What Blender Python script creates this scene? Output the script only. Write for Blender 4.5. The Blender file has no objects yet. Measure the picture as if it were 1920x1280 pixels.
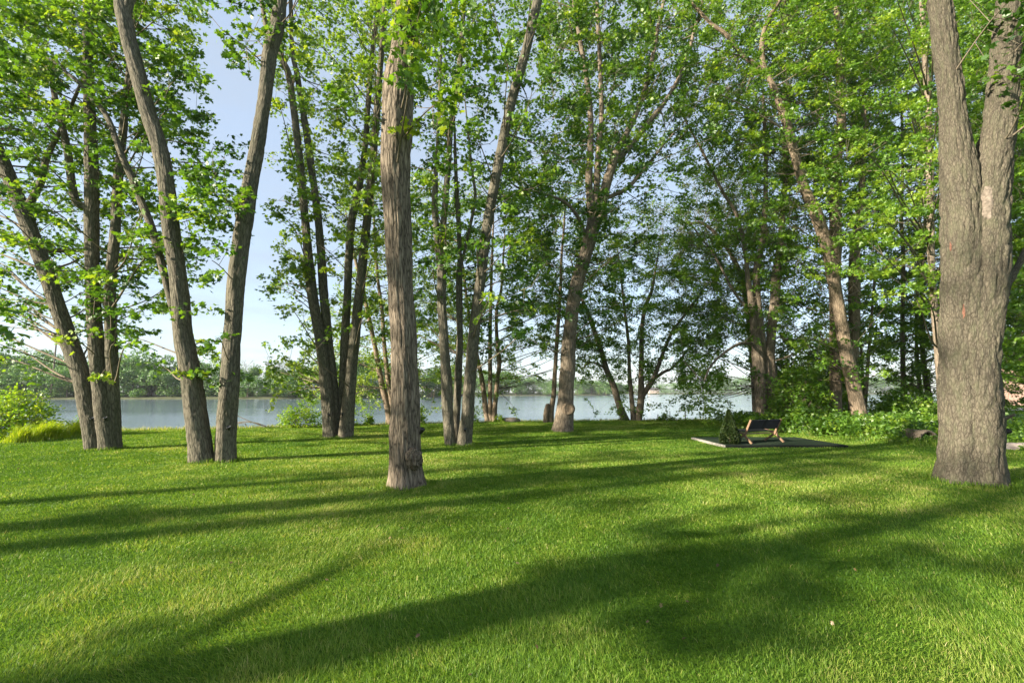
import bpy, math, numpy as np
from mathutils import Vector
R = math.radians
# ------------------------------------------------------------------ camera
SC = bpy.context.scene
COL = SC.collection
FPX = 907.0                 # focal length in pixels of the 1920 px wide photograph
CAM_Z = 1.5
TILT = math.atan2(96.0, FPX)
cd = bpy.data.cameras.new('camera'); cam = bpy.data.objects.new('camera', cd); COL.objects.link(cam)
cd.sensor_width = 36.0; cd.lens = FPX / 1920 * 36.0; cd.clip_start = 0.05; cd.clip_end = 20000
cam.location = (0, 0, CAM_Z); cam.rotation_euler = (R(90) + TILT, 0, 0)
SC.camera = cam
# ------------------------------------------------------------------ light
SUN_EL, SUN_AZ = R(21), math.atan2(-0.90, -0.43)      # azimuth of the sun measured from +Y towards +X
w = bpy.data.worlds.new('World'); SC.world = w; w.use_nodes = True
nt = w.node_tree; nt.nodes.clear()
wo = nt.nodes.new('ShaderNodeOutputWorld'); bg = nt.nodes.new('ShaderNodeBackground'); sky = nt.nodes.new('ShaderNodeTexSky')
sky.sky_type = 'NISHITA'; sky.sun_disc = False; sky.sun_elevation = SUN_EL; sky.sun_rotation = SUN_AZ
sky.air_density = 0.9; sky.dust_density = 0.9; sky.ozone_density = 1.0; sky.altitude = 50
bg.inputs['Strength'].default_value = 0.14
tcw = nt.nodes.new('ShaderNodeTexCoord'); mpw = nt.nodes.new('ShaderNodeMapping'); mpw.inputs['Scale'].default_value = (1.6, 1.6, 7.0)
nzw = nt.nodes.new('ShaderNodeTexNoise'); nzw.inputs['Scale'].default_value = 2.2; nzw.inputs['Detail'].default_value = 6.0; nzw.inputs['Roughness'].default_value = .6
mrw = nt.nodes.new('ShaderNodeMapRange'); mrw.inputs[1].default_value = .42; mrw.inputs[2].default_value = .72; mrw.inputs[3].default_value = .68; mrw.inputs[4].default_value = .86
veil = nt.nodes.new('ShaderNodeMix'); veil.data_type = 'RGBA'; veil.inputs[7].default_value = (1.28, 1.47, 1.70, 1)      # thin high cloud
nt.links.new(tcw.outputs['Generated'], mpw.inputs[0]); nt.links.new(mpw.outputs[0], nzw.inputs['Vector']); nt.links.new(nzw.outputs[0], mrw.inputs[0]); nt.links.new(mrw.outputs[0], veil.inputs[0])
nt.links.new(sky.outputs[0], veil.inputs[6]); nt.links.new(veil.outputs[2], bg.inputs[0]); nt.links.new(bg.outputs[0], wo.inputs[0])
sd = bpy.data.lights.new('sun', 'SUN'); sun = bpy.data.objects.new('sun', sd); COL.objects.link(sun)
sd.energy = 5.0; sd.angle = R(1.2); sd.color = (1.0, 0.90, 0.74)
sdir = Vector((math.sin(SUN_AZ) * math.cos(SUN_EL), math.cos(SUN_AZ) * math.cos(SUN_EL), math.sin(SUN_EL)))
sun.rotation_euler = sdir.to_track_quat('Z', 'Y').to_euler(); sun.location = sdir * 40
SC.view_settings.view_transform = 'Standard'; SC.view_settings.look = 'None'
SC.view_settings.exposure = 1.75; SC.view_settings.gamma = 1.0
SC.cycles.max_bounces = 7; SC.cycles.diffuse_bounces = 4; SC.cycles.transmission_bounces = 5
SC.cycles.glossy_bounces = 3; SC.cycles.volume_bounces = 0; SC.cycles.use_denoising = True
SC.cycles.caustics_reflective = False; SC.cycles.caustics_refractive = False

# ------------------------------------------------------------------ maths helpers
CT, ST = math.cos(TILT), math.sin(TILT)
def ray(px, py):
    u = (np.asarray(px, float) - 960) / FPX; v = (640 - np.asarray(py, float)) / FPX
    return u, CT - v * ST, ST + v * CT
def P(px, py, Y):
    u, fy, fz = ray(px, py); s = np.asarray(Y, float) / fy
    return np.stack([u * s, s * fy, CAM_Z + fz * s], -1)
def G(px, py, z=0.0):
    u, fy, fz = ray(px, py); s = (z - CAM_Z) / fz
    return np.array([u * s, fy * s, z])
def dep(p):                      # metres along the view axis
    return p[..., 1] * CT + (p[..., 2] - CAM_Z) * ST
def proj(p):
    d = dep(p); up = -p[..., 1] * ST + (p[..., 2] - CAM_Z) * CT
    return 960 + FPX * p[..., 0] / d, 640 - FPX * up / d
def unit(a): return a / np.maximum(np.linalg.norm(a, axis=-1, keepdims=True), 1e-9)
def h3(i, j, k, s):
    n = (i * 374761393 + j * 668265263 + k * 2147483647 + s * 144269) & 0xffffffff
    n = ((n ^ (n >> 13)) * 1274126177) & 0xffffffff
    return ((n ^ (n >> 16)) & 0xffff) / 65535.0
def vn3(p, s=0):                 # value noise 0..1
    p = np.asarray(p, float); i = np.floor(p).astype(np.int64); f = p - i; f = f * f * (3 - 2 * f); o = 0
    for a in (0, 1):
        for b in (0, 1):
            for c in (0, 1):
                wt = (f[..., 0] if a else 1 - f[..., 0]) * (f[..., 1] if b else 1 - f[..., 1]) * (f[..., 2] if c else 1 - f[..., 2])
                o = o + wt * h3(i[..., 0] + a, i[..., 1] + b, i[..., 2] + c, s)
    return o
def vn2(x, y, s=0):
    return vn3(np.stack([x, y, np.zeros_like(x) + .5], -1), s)

# ------------------------------------------------------------------ object helpers
def tag(o, label=None, cat=None, group=None, kind=None):
    if label: o['label'] = label
    if cat: o['category'] = cat
    if group: o['group'] = group
    if kind: o['kind'] = kind
    return o
def empty(name, loc, label, cat, group=None, rz=0):
    o = bpy.data.objects.new(name, None); COL.objects.link(o); o.location = [float(v) for v in loc]; o.rotation_euler[2] = rz
    return tag(o, label, cat, group)
def mesh(name, V, faces, mat, parent=None, attrs=None, smooth=False, local=False):
    """one mesh object; V in world space unless local; faces is a list of (n,k) index arrays"""
    V = np.asarray(V, np.float64)
    if parent is not None and not local:
        V = V - np.array(parent.location)
        if abs(parent.rotation_euler[2]) > 1e-6:
            c, s = math.cos(-parent.rotation_euler[2]), math.sin(-parent.rotation_euler[2])
            V = np.stack([V[:, 0] * c - V[:, 1] * s, V[:, 0] * s + V[:, 1] * c, V[:, 2]], -1)
    me = bpy.data.meshes.new(name)
    faces = [np.asarray(f, np.int32) for f in faces if len(f)]
    li = np.concatenate([f.ravel() for f in faces]); tot = np.concatenate([np.full(len(f), f.shape[1], np.int32) for f in faces])
    st = np.concatenate([[0], np.cumsum(tot)[:-1]]).astype(np.int32)
    me.vertices.add(len(V)); me.vertices.foreach_set('co', V.astype(np.float32).ravel())
    me.loops.add(len(li)); me.loops.foreach_set('vertex_index', li)
    me.polygons.add(len(tot)); me.polygons.foreach_set('loop_start', st)
    try: me.polygons.foreach_set('loop_total', tot)
    except Exception: pass
    me.polygons.foreach_set('use_smooth', np.full(len(tot), smooth, bool))
    for k, a in (attrs or {}).items():
        a = np.asarray(a, np.float32)
        if a.ndim == 1: me.attributes.new(k, 'FLOAT', 'POINT').data.foreach_set('value', a)
        else: me.attributes.new(k, 'FLOAT_VECTOR', 'POINT').data.foreach_set('vector', a.ravel())
    me.update(calc_edges=True)
    me.materials.append(mat)
    o = bpy.data.objects.new(name, me); COL.objects.link(o)
    if parent is not None: o.parent = parent
    return o
class MB:                        # gathers pieces into one mesh
    def __init__(s): s.v = []; s.f = {}; s.n = 0; s.a = []
    def add(s, V, faces, a=None):
        V = np.asarray(V, float)
        for f in faces:
            f = np.asarray(f)
            if len(f): s.f.setdefault(f.shape[1], []).append(f + s.n)
        s.v.append(V); s.n += len(V)
        if a is not None: s.a.append(a)
        return s
    def box(s, c, size, rz=0, bev=0.0):
        x, y, z = [q / 2 for q in size]; b = bev
        if b <= 0:
            V = np.array([[i * x, j * y, k * z] for i in (-1, 1) for j in (-1, 1) for k in (-1, 1)])
            F = [[0, 1, 3, 2], [4, 6, 7, 5], [0, 4, 5, 1], [2, 3, 7, 6], [0, 2, 6, 4], [1, 5, 7, 3]]
            Fs = [F]
        else:
            V = []
            for i in (-1, 1):
                for j in (-1, 1):
                    for k in (-1, 1):
                        V += [[i * x, j * (y - b), k * (z - b)], [i * (x - b), j * y, k * (z - b)], [i * (x - b), j * (y - b), k * z]]
            V = np.array(V); idx = lambda i, j, k: 3 * (((i > 0) * 2 + (j > 0)) * 2 + (k > 0))
            q = []; t = []
            for i in (-1, 1): q.append([idx(i, a, c) for a, c in ((-1, -1), (1, -1), (1, 1), (-1, 1))][::i])
            for j in (-1, 1): q.append([idx(a, j, c) + 1 for a, c in ((-1, -1), (1, -1), (1, 1), (-1, 1))][::-j])
            for k in (-1, 1): q.append([idx(a, c, k) + 2 for a, c in ((-1, -1), (1, -1), (1, 1), (-1, 1))][::k])
            for i in (-1, 1):
                for j in (-1, 1):
                    q.append([idx(i, j, -1), idx(i, j, -1) + 1, idx(i, j, 1) + 1, idx(i, j, 1)][::-i * j])
                    q.append([idx(i, -1, j), idx(i, -1, j) + 2, idx(i, 1, j) + 2, idx(i, 1, j)][::i * j])
                    q.append([idx(-1, i, j) + 1, idx(-1, i, j) + 2, idx(1, i, j) + 2, idx(1, i, j) + 1][::-i * j])
                    for k in (-1, 1):
                        b0 = idx(i, j, k); t.append([b0, b0 + 1, b0 + 2][::i * j * k])
            Fs = [q, t]
        c0, s0 = math.cos(rz), math.sin(rz)
        V = np.stack([V[:, 0] * c0 - V[:, 1] * s0, V[:, 0] * s0 + V[:, 1] * c0, V[:, 2]], -1) + np.asarray(c, float)
        return s.add(V, Fs)
    def beam(s, a, b, wx, wy, side=(1, 0, 0)):
        a = np.asarray(a, float); b = np.asarray(b, float); d = unit(b - a); u = unit(np.asarray(side, float) - d * np.dot(side, d)); n = np.cross(d, u)
        V = [p + u * i * wx / 2 + n * j * wy / 2 for p in (a, b) for i, j in ((-1, -1), (1, -1), (1, 1), (-1, 1))]
        return s.add(V, [[[0, 3, 2, 1], [4, 5, 6, 7], [0, 1, 5, 4], [1, 2, 6, 5], [2, 3, 7, 6], [3, 0, 4, 7]]])
    def build(s, name, mat, parent=None, attr=None, smooth=False, local=False):
        at = {attr: np.concatenate(s.a)} if attr and s.a else None
        return mesh(name, np.concatenate(s.v), [np.concatenate(f) for f in s.f.values()], mat, parent, at, smooth, local)

def catmull(pts, step):
    pts = np.asarray(pts, float); k = np.vstack([2 * pts[0] - pts[1], pts, 2 * pts[-1] - pts[-2]]); out = []
    for i in range(1, len(k) - 2):
        n = max(2, int(np.linalg.norm(k[i + 1][:3] - k[i][:3]) / step)); t = np.linspace(0, 1, n, endpoint=False)[:, None]
        a, b, c, d = k[i - 1], k[i], k[i + 1], k[i + 2]
        out.append(.5 * (2 * b + (c - a) * t + (2 * a - 5 * b + 4 * c - d) * t ** 2 + (3 * b - a - 3 * c + d) * t ** 3))
    out.append(pts[-1:]); return np.vstack(out)
def tube(pr, nseg, step, seed=0, lump=0.05, ridge=0.0, rs=(14, 2.0), flare=0.0, ground=0.0, smoothed=None):
    """swept tube through rows (x,y,z,r); returns V, faces, bark coordinates"""
    c = catmull(pr, step); p, r = c[:, :3], np.maximum(c[:, 3], .002)
    d = unit(np.gradient(p, axis=0)); n = len(p)
    u = np.zeros_like(p); ref = np.array([1.0, 0, 0])
    for i in range(n):
        ref = ref - d[i] * ref.dot(d[i]); ref /= max(np.linalg.norm(ref), 1e-6); u[i] = ref
    v = np.cross(d, u); s = np.concatenate([[0], np.cumsum(np.linalg.norm(np.diff(p, axis=0), axis=1))])
    th = np.linspace(0, 2 * np.pi, nseg, endpoint=False)
    Rm = float(np.mean(r)); ct, sn = np.cos(th)[None, :], np.sin(th)[None, :]
    bc = np.stack([np.broadcast_to(Rm * ct, (n, nseg)), np.broadcast_to(Rm * sn, (n, nseg)), np.broadcast_to(s[:, None], (n, nseg))], -1)
    rr = np.repeat(r[:, None], nseg, 1)
    if lump:
        q = np.stack([bc[..., 0] / Rm * 1.3, bc[..., 1] / Rm * 1.3, bc[..., 2] / (Rm * 5)], -1) + seed * 7.3
        rr = rr * (1 + lump * 2 * (vn3(q, seed) - .5)) + r[:, None] * lump * .8 * (vn3(q * 2.3, seed + 1) - .5)
    if flare:
        hz = np.maximum(p[:, 2] - ground, 0)
        lob = .5 + .5 * np.cos(th[None, :] * 5 + seed) * .6 + .4 * np.cos(th[None, :] * 3 + seed * 2.1)
        rr = rr * (1 + flare * np.exp(-hz / .16)[:, None] * lob)
    if ridge:
        q = np.stack([bc[..., 0] * rs[0], bc[..., 1] * rs[0], bc[..., 2] * rs[1]], -1) + seed * 3.1
        q = q + (vn3(q * .6, seed + 5)[..., None] - .5) * 1.1
        a = 1 - np.abs(2 * vn3(q, seed + 2) - 1); b = 1 - np.abs(2 * vn3(q * 2.1, seed + 3) - 1)
        rr = rr - ridge * (a ** 2 * 1.0 + .5 * b ** 2 - .5)
    V = p[:, None] + rr[..., None] * (u[:, None] * ct[..., None] + v[:, None] * sn[..., None])
    i = np.arange(n - 1)[:, None] * nseg; j = np.arange(nseg)[None]; j2 = (j + 1) % nseg
    F = np.stack([i + j, i + j2, i + nseg + j2, i + nseg + j], -1).reshape(-1, 4)
    V = V.reshape(-1, 3); m = len(V); V = np.vstack([V, p[-1] + d[-1] * r[-1] * .5])
    top = np.stack([(n - 1) * nseg + np.arange(nseg), (n - 1) * nseg + (np.arange(nseg) + 1) % nseg, np.full(nseg, m)], -1)
    bc = np.vstack([bc.reshape(-1, 3), [[0, 0, s[-1]]]]) + np.array([seed * 1.7, seed * 2.9, seed * .77])
    return V, [F, top], bc

# ------------------------------------------------------------------ materials
def mat(name):
    m = bpy.data.materials.new(name); m.use_nodes = True; m.node_tree.nodes.clear()
    t = m.node_tree; o = t.nodes.new('ShaderNodeOutputMaterial')
    def N(ty, **k):
        x = t.nodes.new('ShaderNode' + ty)
        for a, b in k.items():
            if a in x.inputs.keys(): x.inputs[a].default_value = b
            else: setattr(x, a, b)
        return x
    return m, t, o, N, t.links.new
def ramp(N, stops):
    r = N('ValToRGB'); e = r.color_ramp.elements
    while len(e) > 1: e.remove(e[0])
    e[0].position = stops[0][0]; e[0].color = (*stops[0][1], 1)
    for p, c in stops[1:]: k = e.new(p); k.color = (*c, 1)
    return r
def leaf_mat(name, stops, trans=.42, tcol=(1.25, 1.15, .5), gloss=.05):
    m, t, o, N, L = mat(name)
    a = N('Attribute', attribute_name='tint'); r = ramp(N, stops); L(a.outputs['Fac'], r.inputs[0])
    d = N('BsdfDiffuse'); tr = N('BsdfTranslucent'); mx = N('MixShader'); mx.inputs[0].default_value = trans
    mu = N('Mix', data_type='RGBA', blend_type='MULTIPLY'); mu.inputs[0].default_value = 1; mu.inputs[7].default_value = (*tcol, 1)
    L(r.outputs[0], d.inputs[0]); L(r.outputs[0], mu.inputs[6]); L(mu.outputs[2], tr.inputs[0]); L(d.outputs[0], mx.inputs[1]); L(tr.outputs[0], mx.inputs[2])
    g = N('BsdfGlossy', Roughness=.45); m2 = N('MixShader'); m2.inputs[0].default_value = gloss
    L(mx.outputs[0], m2.inputs[1]); L(g.outputs[0], m2.inputs[2]); L(m2.outputs[0], o.inputs[0])
    return m
def bark_mat(name, dark, mid, light, sc=1.0, stretch=.16, bump=.6, moss=None, floor=.30):
    m, t, o, N, L = mat(name)
    a = N('Attribute', attribute_name='bark')
    mp = N('Mapping'); mp.inputs['Scale'].default_value = (sc * 16, sc * 16, sc * 16 * stretch); L(a.outputs['Vector'], mp.inputs[0])
    wn = N('TexNoise', Scale=1.3, Detail=3.0); L(mp.outputs[0], wn.inputs['Vector'])
    wa = N('Mix', data_type='RGBA', blend_type='LINEAR_LIGHT'); wa.inputs[0].default_value = .55; L(mp.outputs[0], wa.inputs[6]); L(wn.outputs['Color'], wa.inputs[7])
    vo = N('TexVoronoi', feature='DISTANCE_TO_EDGE', Scale=1.0); L(wa.outputs[2], vo.inputs['Vector'])
    fu = ramp(N, [(0.0, (floor, floor, floor)), (.10, (.5 + floor * .45,) * 3), (.45, (1, 1, 1))]); L(vo.outputs['Distance'], fu.inputs[0])
    n2 = N('TexNoise', Scale=3.2, Detail=6.0, Roughness=.65); L(mp.outputs[0], n2.inputs['Vector'])
    n3 = N('TexNoise', Scale=.22, Detail=3.0); L(mp.outputs[0], n3.inputs['Vector'])
    h = N('Math', operation='MULTIPLY'); L(fu.outputs[0], h.inputs[0]); L(n2.outputs[0], h.inputs[1])
    h2 = N('Math', operation='MULTIPLY_ADD'); h2.inputs[1].default_value = 1.6; h2.inputs[2].default_value = -.12; L(h.outputs[0], h2.inputs[0])
    cr = ramp(N, [(0.0, dark), (.42, mid), (.95, light)]); L(h2.outputs[0], cr.inputs[0])
    big = N('Mix', data_type='RGBA', blend_type='MULTIPLY'); big.inputs[0].default_value = .55
    bc = ramp(N, [(.3, (.62, .60, .58)), (.7, (1.2, 1.16, 1.1))]); L(n3.outputs[0], bc.inputs[0]); L(cr.outputs[0], big.inputs[6]); L(bc.outputs[0], big.inputs[7])
    out = big.outputs[2]
    if moss:
        n4 = N('TexNoise', Scale=.5, Detail=4.0); L(mp.outputs[0], n4.inputs['Vector']); mr = ramp(N, [(.45, (0, 0, 0)), (.75, (.55, .55, .55))]); L(n4.outputs[0], mr.inputs[0])
        mm = N('Mix', data_type='RGBA'); mm.inputs[7].default_value = (*moss, 1); L(mr.outputs[0], mm.inputs[0]); L(out, mm.inputs[6]); out = mm.outputs[2]
    b = N('Bump', Strength=bump, Distance=.02); L(h2.outputs[0], b.inputs['Height'])
    p = N('BsdfPrincipled', Roughness=.92); p.inputs['Specular IOR Level'].default_value = .15
    L(out, p.inputs['Base Color']); L(b.outputs[0], p.inputs['Normal']); L(p.outputs[0], o.inputs[0])
    return m
def plain(name, col, rough=.7, nscale=30, var=.25, bump=.1, metal=0.0):
    m, t, o, N, L = mat(name)
    tc = N('TexCoord'); n = N('TexNoise', Scale=nscale, Detail=5.0); L(tc.outputs['Object'], n.inputs['Vector'])
    r = ramp(N, [(.3, tuple(c * (1 - var) for c in col)), (.7, tuple(min(1, c * (1 + var)) for c in col))]); L(n.outputs[0], r.inputs[0])
    b = N('Bump', Strength=bump, Distance=.01); L(n.outputs[0], b.inputs['Height'])
    p = N('BsdfPrincipled', Roughness=rough, Metallic=metal); p.inputs['Specular IOR Level'].default_value = .12 if rough > .75 else .4; L(r.outputs[0], p.inputs['Base Color']); L(b.outputs[0], p.inputs['Normal']); L(p.outputs[0], o.inputs[0])
    return m
LEAF = leaf_mat('maple_leaf', [(0, (.034, .095, .011)), (.45, (.086, .195, .020)), (.8, (.165, .30, .026)), (1, (.28, .38, .035))], trans=.52)
LEAF_D = leaf_mat('shade_leaf', [(0, (.055, .14, .014)), (.5, (.15, .30, .024)), (1, (.30, .43, .035))], trans=.55)
LEAF_S = leaf_mat('shore_leaf', [(0, (.06, .135, .016)), (.5, (.16, .29, .028)), (1, (.32, .42, .04))], trans=.55)
LEAF_W = leaf_mat('willow_leaf', [(0, (.08, .11, .045)), (.5, (.15, .19, .08)), (1, (.24, .27, .12))])
LEAF_Y = leaf_mat('bright_leaf', [(0, (.09, .21, .014)), (.45, (.22, .39, .022)), (1, (.42, .52, .035))], trans=.5)
LEAF_C = leaf_mat('conifer_leaf', [(0, (.012, .028, .008)), (.6, (.030, .050, .014)), (1, (.055, .075, .018))], trans=.12, gloss=.01)
LEAF_F = leaf_mat('far_leaf', [(0, (.035, .10, .022)), (.5, (.085, .20, .034)), (1, (.22, .36, .05))], trans=.35)
GRASS = leaf_mat('grass_blade', [(0, (.052, .138, .013)), (.42, (.150, .268, .026)), (.75, (.31, .39, .07)), (1, (.52, .46, .19))], trans=.45, tcol=(1.15, 1.1, .5), gloss=.015)
TALLG = leaf_mat('tall_grass_blade', [(0, (.16, .28, .014)), (.6, (.36, .48, .02)), (1, (.55, .50, .14))], trans=.55)
BARK_D = bark_mat('furrowed_bark', (.036, .030, .022), (.19, .158, .12), (.37, .315, .24), sc=1.6, stretch=.12, bump=.9, floor=.22)
BARK_M = bark_mat('scaly_bark', (.024, .020, .015), (.112, .099, .074), (.205, .18, .138), sc=2.4, stretch=.24, bump=1.0, moss=(.115, .12, .07), floor=.36)
BARK_B = bark_mat('grey_bark', (.040, .036, .028), (.150, .136, .104), (.25, .225, .172), sc=1.7, stretch=.15, bump=.9, moss=(.085, .09, .058), floor=.25)
BARK_K = bark_mat('dark_bark', (.06, .049, .037), (.20, .165, .125), (.32, .265, .20), sc=1.3, stretch=.14, bump=.7)
BARK_L = bark_mat('tan_bark', (.06, .047, .034), (.21, .165, .118), (.36, .285, .205), sc=1.5, stretch=.13, bump=.7)
TWIG = plain('twig_bark', (.15, .125, .09), .9, 20)

# ------------------------------------------------------------------ leaves
MAPLE = np.array([[0, 0, 0], [.12, .40, -.05], [.34, .22, 0], [.62, .50, -.08], [.66, .19, 0], [1, 0, -.06],
                  [.66, -.19, 0], [.62, -.50, -.08], [.34, -.22, 0], [.12, -.40, -.05]])
MAPLE_T = np.array([[0, 2, 1], [0, 4, 2], [2, 4, 3], [0, 5, 4], [0, 6, 5], [0, 8, 6], [8, 7, 6], [0, 9, 8]])
OVAL = np.array([[0, 0, 0], [.45, .30, -.05], [1, 0, -.04], [.45, -.30, -.05]]); OVAL_T = np.array([[0, 2, 1], [0, 3, 2]])
SLIM = np.array([[0, 0, 0], [.4, .11, 0], [1, 0, -.08], [.4, -.11, 0]])
STAR = np.array([[0, 0, 0], [.30, .46, -.06], [.42, .16, 0], [1, 0, -.05], [.42, -.16, 0], [.30, -.46, -.06]]); STAR_T = np.array([[0, 2, 1], [0, 3, 2], [0, 4, 3], [0, 5, 4]])
def leaves(C, Nrm, Dir, S, kind):
    """arrays of leaf centres, normals, tip directions, sizes -> V, faces"""
    T, F = {'maple': (MAPLE, MAPLE_T), 'oval': (OVAL, OVAL_T), 'slim': (SLIM, OVAL_T), 'star': (STAR, STAR_T)}[kind]
    n = unit(Nrm); x = unit(Dir - n * np.sum(Dir * n, -1, keepdims=True)); y = np.cross(n, x)
    T = T - np.array([.45, 0, 0])
    V = C[:, None] + S[:, None, None] * (T[None, :, :1] * x[:, None] + T[None, :, 1:2] * y[:, None] + T[None, :, 2:] * n[:, None])
    return V.reshape(-1, 3), (F[None] + (np.arange(len(C)) * len(T))[:, None, None]).reshape(-1, 3), len(T)
def crown_mesh(name, sp, O, L, nper, size, kind, mt, root, rng, tint=.5, tvar=.22, flat=.085, wide=.17, droop=.25):
    """leaves on sprays: sp centres, O outward unit vectors, L lengths"""
    S = len(sp); idx = np.repeat(np.arange(S), nper); n = len(idx)
    t = rng.uniform(-.5, .5, n); lat = rng.normal(0, 1, (n, 2))
    side = unit(np.cross(O, np.array([0, 0, 1.0]))); Ls = L[idx][:, None]
    C = sp[idx] + O[idx] * (t[:, None] * Ls) + side[idx] * (lat[:, :1] * wide * Ls) ; C[:, 2] += lat[:, 1] * flat * L[idx] - droop * L[idx] * (t + .5) ** 2
    Nrm = rng.normal(0, .52, (n, 3)) + np.array([0, 0, .75]); Dir = O[idx] + side[idx] * lat[:, :1] * .8 + rng.normal(0, .5, (n, 3)) - np.array([0, 0, .35])
    V, F, k = leaves(C, Nrm, Dir, rng.uniform(size[0], size[1], n), kind)
    tn = np.clip(tint + rng.normal(0, tvar, S)[idx] + rng.normal(0, .13, n), 0, 1)
    return mesh(name, V, [F], mt, root, {'tint': np.repeat(tn, k)})
def twig_tube(a, b, r0, r1, sag=0.0, n=4, k=4):
    t = np.linspace(0, 1, n)[:, None]; p = a + (b - a) * t; p[:, 2] += sag * (t * (1 - t))[:, 0] * 4
    d = unit(b - a); u = unit(np.cross(d, [.3, .9, .2])); v = np.cross(d, u); th = np.arange(k) * 2 * np.pi / k
    r = r0 + (r1 - r0) * t[:, 0]
    V = p[:, None] + r[:, None, None] * (np.cos(th)[None, :, None] * u + np.sin(th)[None, :, None] * v)
    i = np.arange(n - 1)[:, None] * k; j = np.arange(k)[None]
    return V.reshape(-1, 3), [np.stack([i + j, i + (j + 1) % k, i + k + (j + 1) % k, i + k + j], -1).reshape(-1, 4)]
def branchwork(root, sp, O, L, skel, srad, rng, cell=1.7, mt=None, lr=.034):
    """limbs from the stems to clusters of sprays, and a twig to each spray"""
    mb = MB(); key = np.floor(sp / cell).astype(int); _, inv = np.unique(key, axis=0, return_inverse=True); inv = inv.ravel()
    for c in range(inv.max() + 1):
        ids = np.where(inv == c)[0]; ctr = sp[ids].mean(0)
        h = np.linalg.norm(skel[:, :2] - ctr[:2], axis=1); dz = ctr[2] - skel[:, 2]
        cost = np.hypot(h, .8 * dz) + 1.2 * np.maximum(0, .3 * h - dz) + 4 * np.maximum(0, np.clip(.45 * ctr[2], 1.6, 6) - skel[:, 2])
        q = np.argmin(cost); a = skel[q]; r = min((.010 if ctr[1] < 20 else .006) + (.0055 if ctr[1] < 20 else .0036) * min(cost[q], 5), srad[q] * .35)
        V, F = twig_tube(a, ctr, r, .008, n=9, k=5); D_ = ctr - a; l_ = float(np.linalg.norm(D_)); cp = np.array([a, a + D_ * .33 + rng.normal(0, .05, 3) * l_ + [0, 0, -.03 * l_], a + D_ * .68 + rng.normal(0, .05, 3) * l_ + [0, 0, .05 * l_], ctr])
        tt = np.linspace(0, 1, 9)[:, None]; cv = (1 - tt) ** 3 * cp[0] + 3 * tt * (1 - tt) ** 2 * cp[1] + 3 * tt ** 2 * (1 - tt) * cp[2] + tt ** 3 * cp[3]; V = (V.reshape(9, 5, 3) + (cv - (a + D_ * tt))[:, None]).reshape(-1, 3); mb.add(V, F)
        pts = V.reshape(9, 5, 3).mean(1)
        for s in ids:
            b = sp[s] - O[s] * L[s] * .5; e = sp[s] + O[s] * L[s] * .35; e[2] -= .1 * L[s]
            j = 4 + int(np.argmin(np.linalg.norm(pts[4:] - b, axis=1)))
            V2, F2 = twig_tube(pts[j], b, .007, .005, n=3, k=3); mb.add(V2, F2)
            if ctr[1] < 20:
                V3, F3 = twig_tube(b, e, .005, .003, n=3, k=3); mb.add(V3, F3)
    return mb.build('branches', mt or TWIG, root, smooth=True)
CELL = 64.0
def grid_sprays(Yc, sdY, rows, rng, size, kind, nper=26, up=3, dens=1.0, ymin=None):
    dens = dens * (2.25 if kind == 'maple' else 2.4)
    """spray centres for the coverage rows {row: (first column, digits)} round depth Yc"""
    fill = {'maple': .44, 'oval': .30, 'slim': .11, 'star': .36}[kind]; la = fill * (size[0] + size[1]) ** 2 / 4 * .55
    rows = dict(rows)
    if up and 0 in rows:
        for k in range(1, up + 1): rows[-k] = rows[0]
    out = []
    for r, (c0, dg) in rows.items():
        for i, ch in enumerate(dg):
            if ch in ' 0': continue
            d = int(ch) / 10.0
            n = -math.log(1 - min(d, .93)) * CELL * CELL / (la * (FPX / Yc) ** 2) * dens / nper * (.8 if r >= 0 else .55)
            n = int(n) + (rng.random() < n - int(n))
            px = (c0 + i + rng.uniform(-.12, 1.12, n)) * CELL; py = (r + rng.uniform(-.12, 1.12, n)) * CELL
            Y = Yc + np.clip(rng.normal(0, sdY, n), -1.6 * sdY, 1.8 * sdY)
            if n: out.append(P(px, py, Y))
    sp = np.vstack(out); return sp[sp[:, 2] > .35]

# ------------------------------------------------------------------ setting: ground and water
SHORE = [(-400, 14.0), (-60, 14.0), (-25, 14.6), (-17, 17.0), (-15.5, 19.6), (-12, 20.8), (-9, 21.8), (-4, 24.0), (0, 25.6), (6, 26.4), (12, 27.0), (16, 28.5), (20, 33), (27, 36), (40, 46), (60, 70), (400, 90)]
sx, sy = np.array(SHORE).T
WATER_Z = -1.0
def shore_y(x): return np.interp(x, sx, sy)
def ground_z(x, y):
    e = shore_y(x) + .5 * (vn2(x * .8, x * 0 + 3, 9) - .5) - y
    t = np.clip((e + 1.9) / 1.9, 0, 1); t = t * t * (3 - 2 * t)
    z = -1.7 + 1.7 * t
    z = z + np.where(e > 0, .05 * (vn2(x * .35, y * .35, 4) - .5) * np.clip(e / 2, 0, 1) * np.clip((np.abs(x) + y) / 20, .3, 1), 0)
    return z
gx = np.concatenate([[-400, -200, -120], np.arange(-70, 70.1, .4), [90, 130, 200, 400]]); gy = np.concatenate([[-150, -80, -50], np.arange(-30, 75.1, .4), [85, 100, 130]])
X, Y = np.meshgrid(gx, gy); Z = ground_z(X, Y); nx, ny = len(gx), len(gy)
ii = np.arange(ny - 1)[:, None] * nx + np.arange(nx - 1)[None]
m, t, o, N, L = mat('lawn_soil')
tc = N('TexCoord'); n1 = N('TexNoise', Scale=.55, Detail=4.0); n2 = N('TexNoise', Scale=38.0, Detail=4.0); n3 = N('TexNoise', Scale=5.0, Detail=3.0)
for n_ in (n1, n2, n3): L(tc.outputs['Object'], n_.inputs['Vector'])
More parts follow.
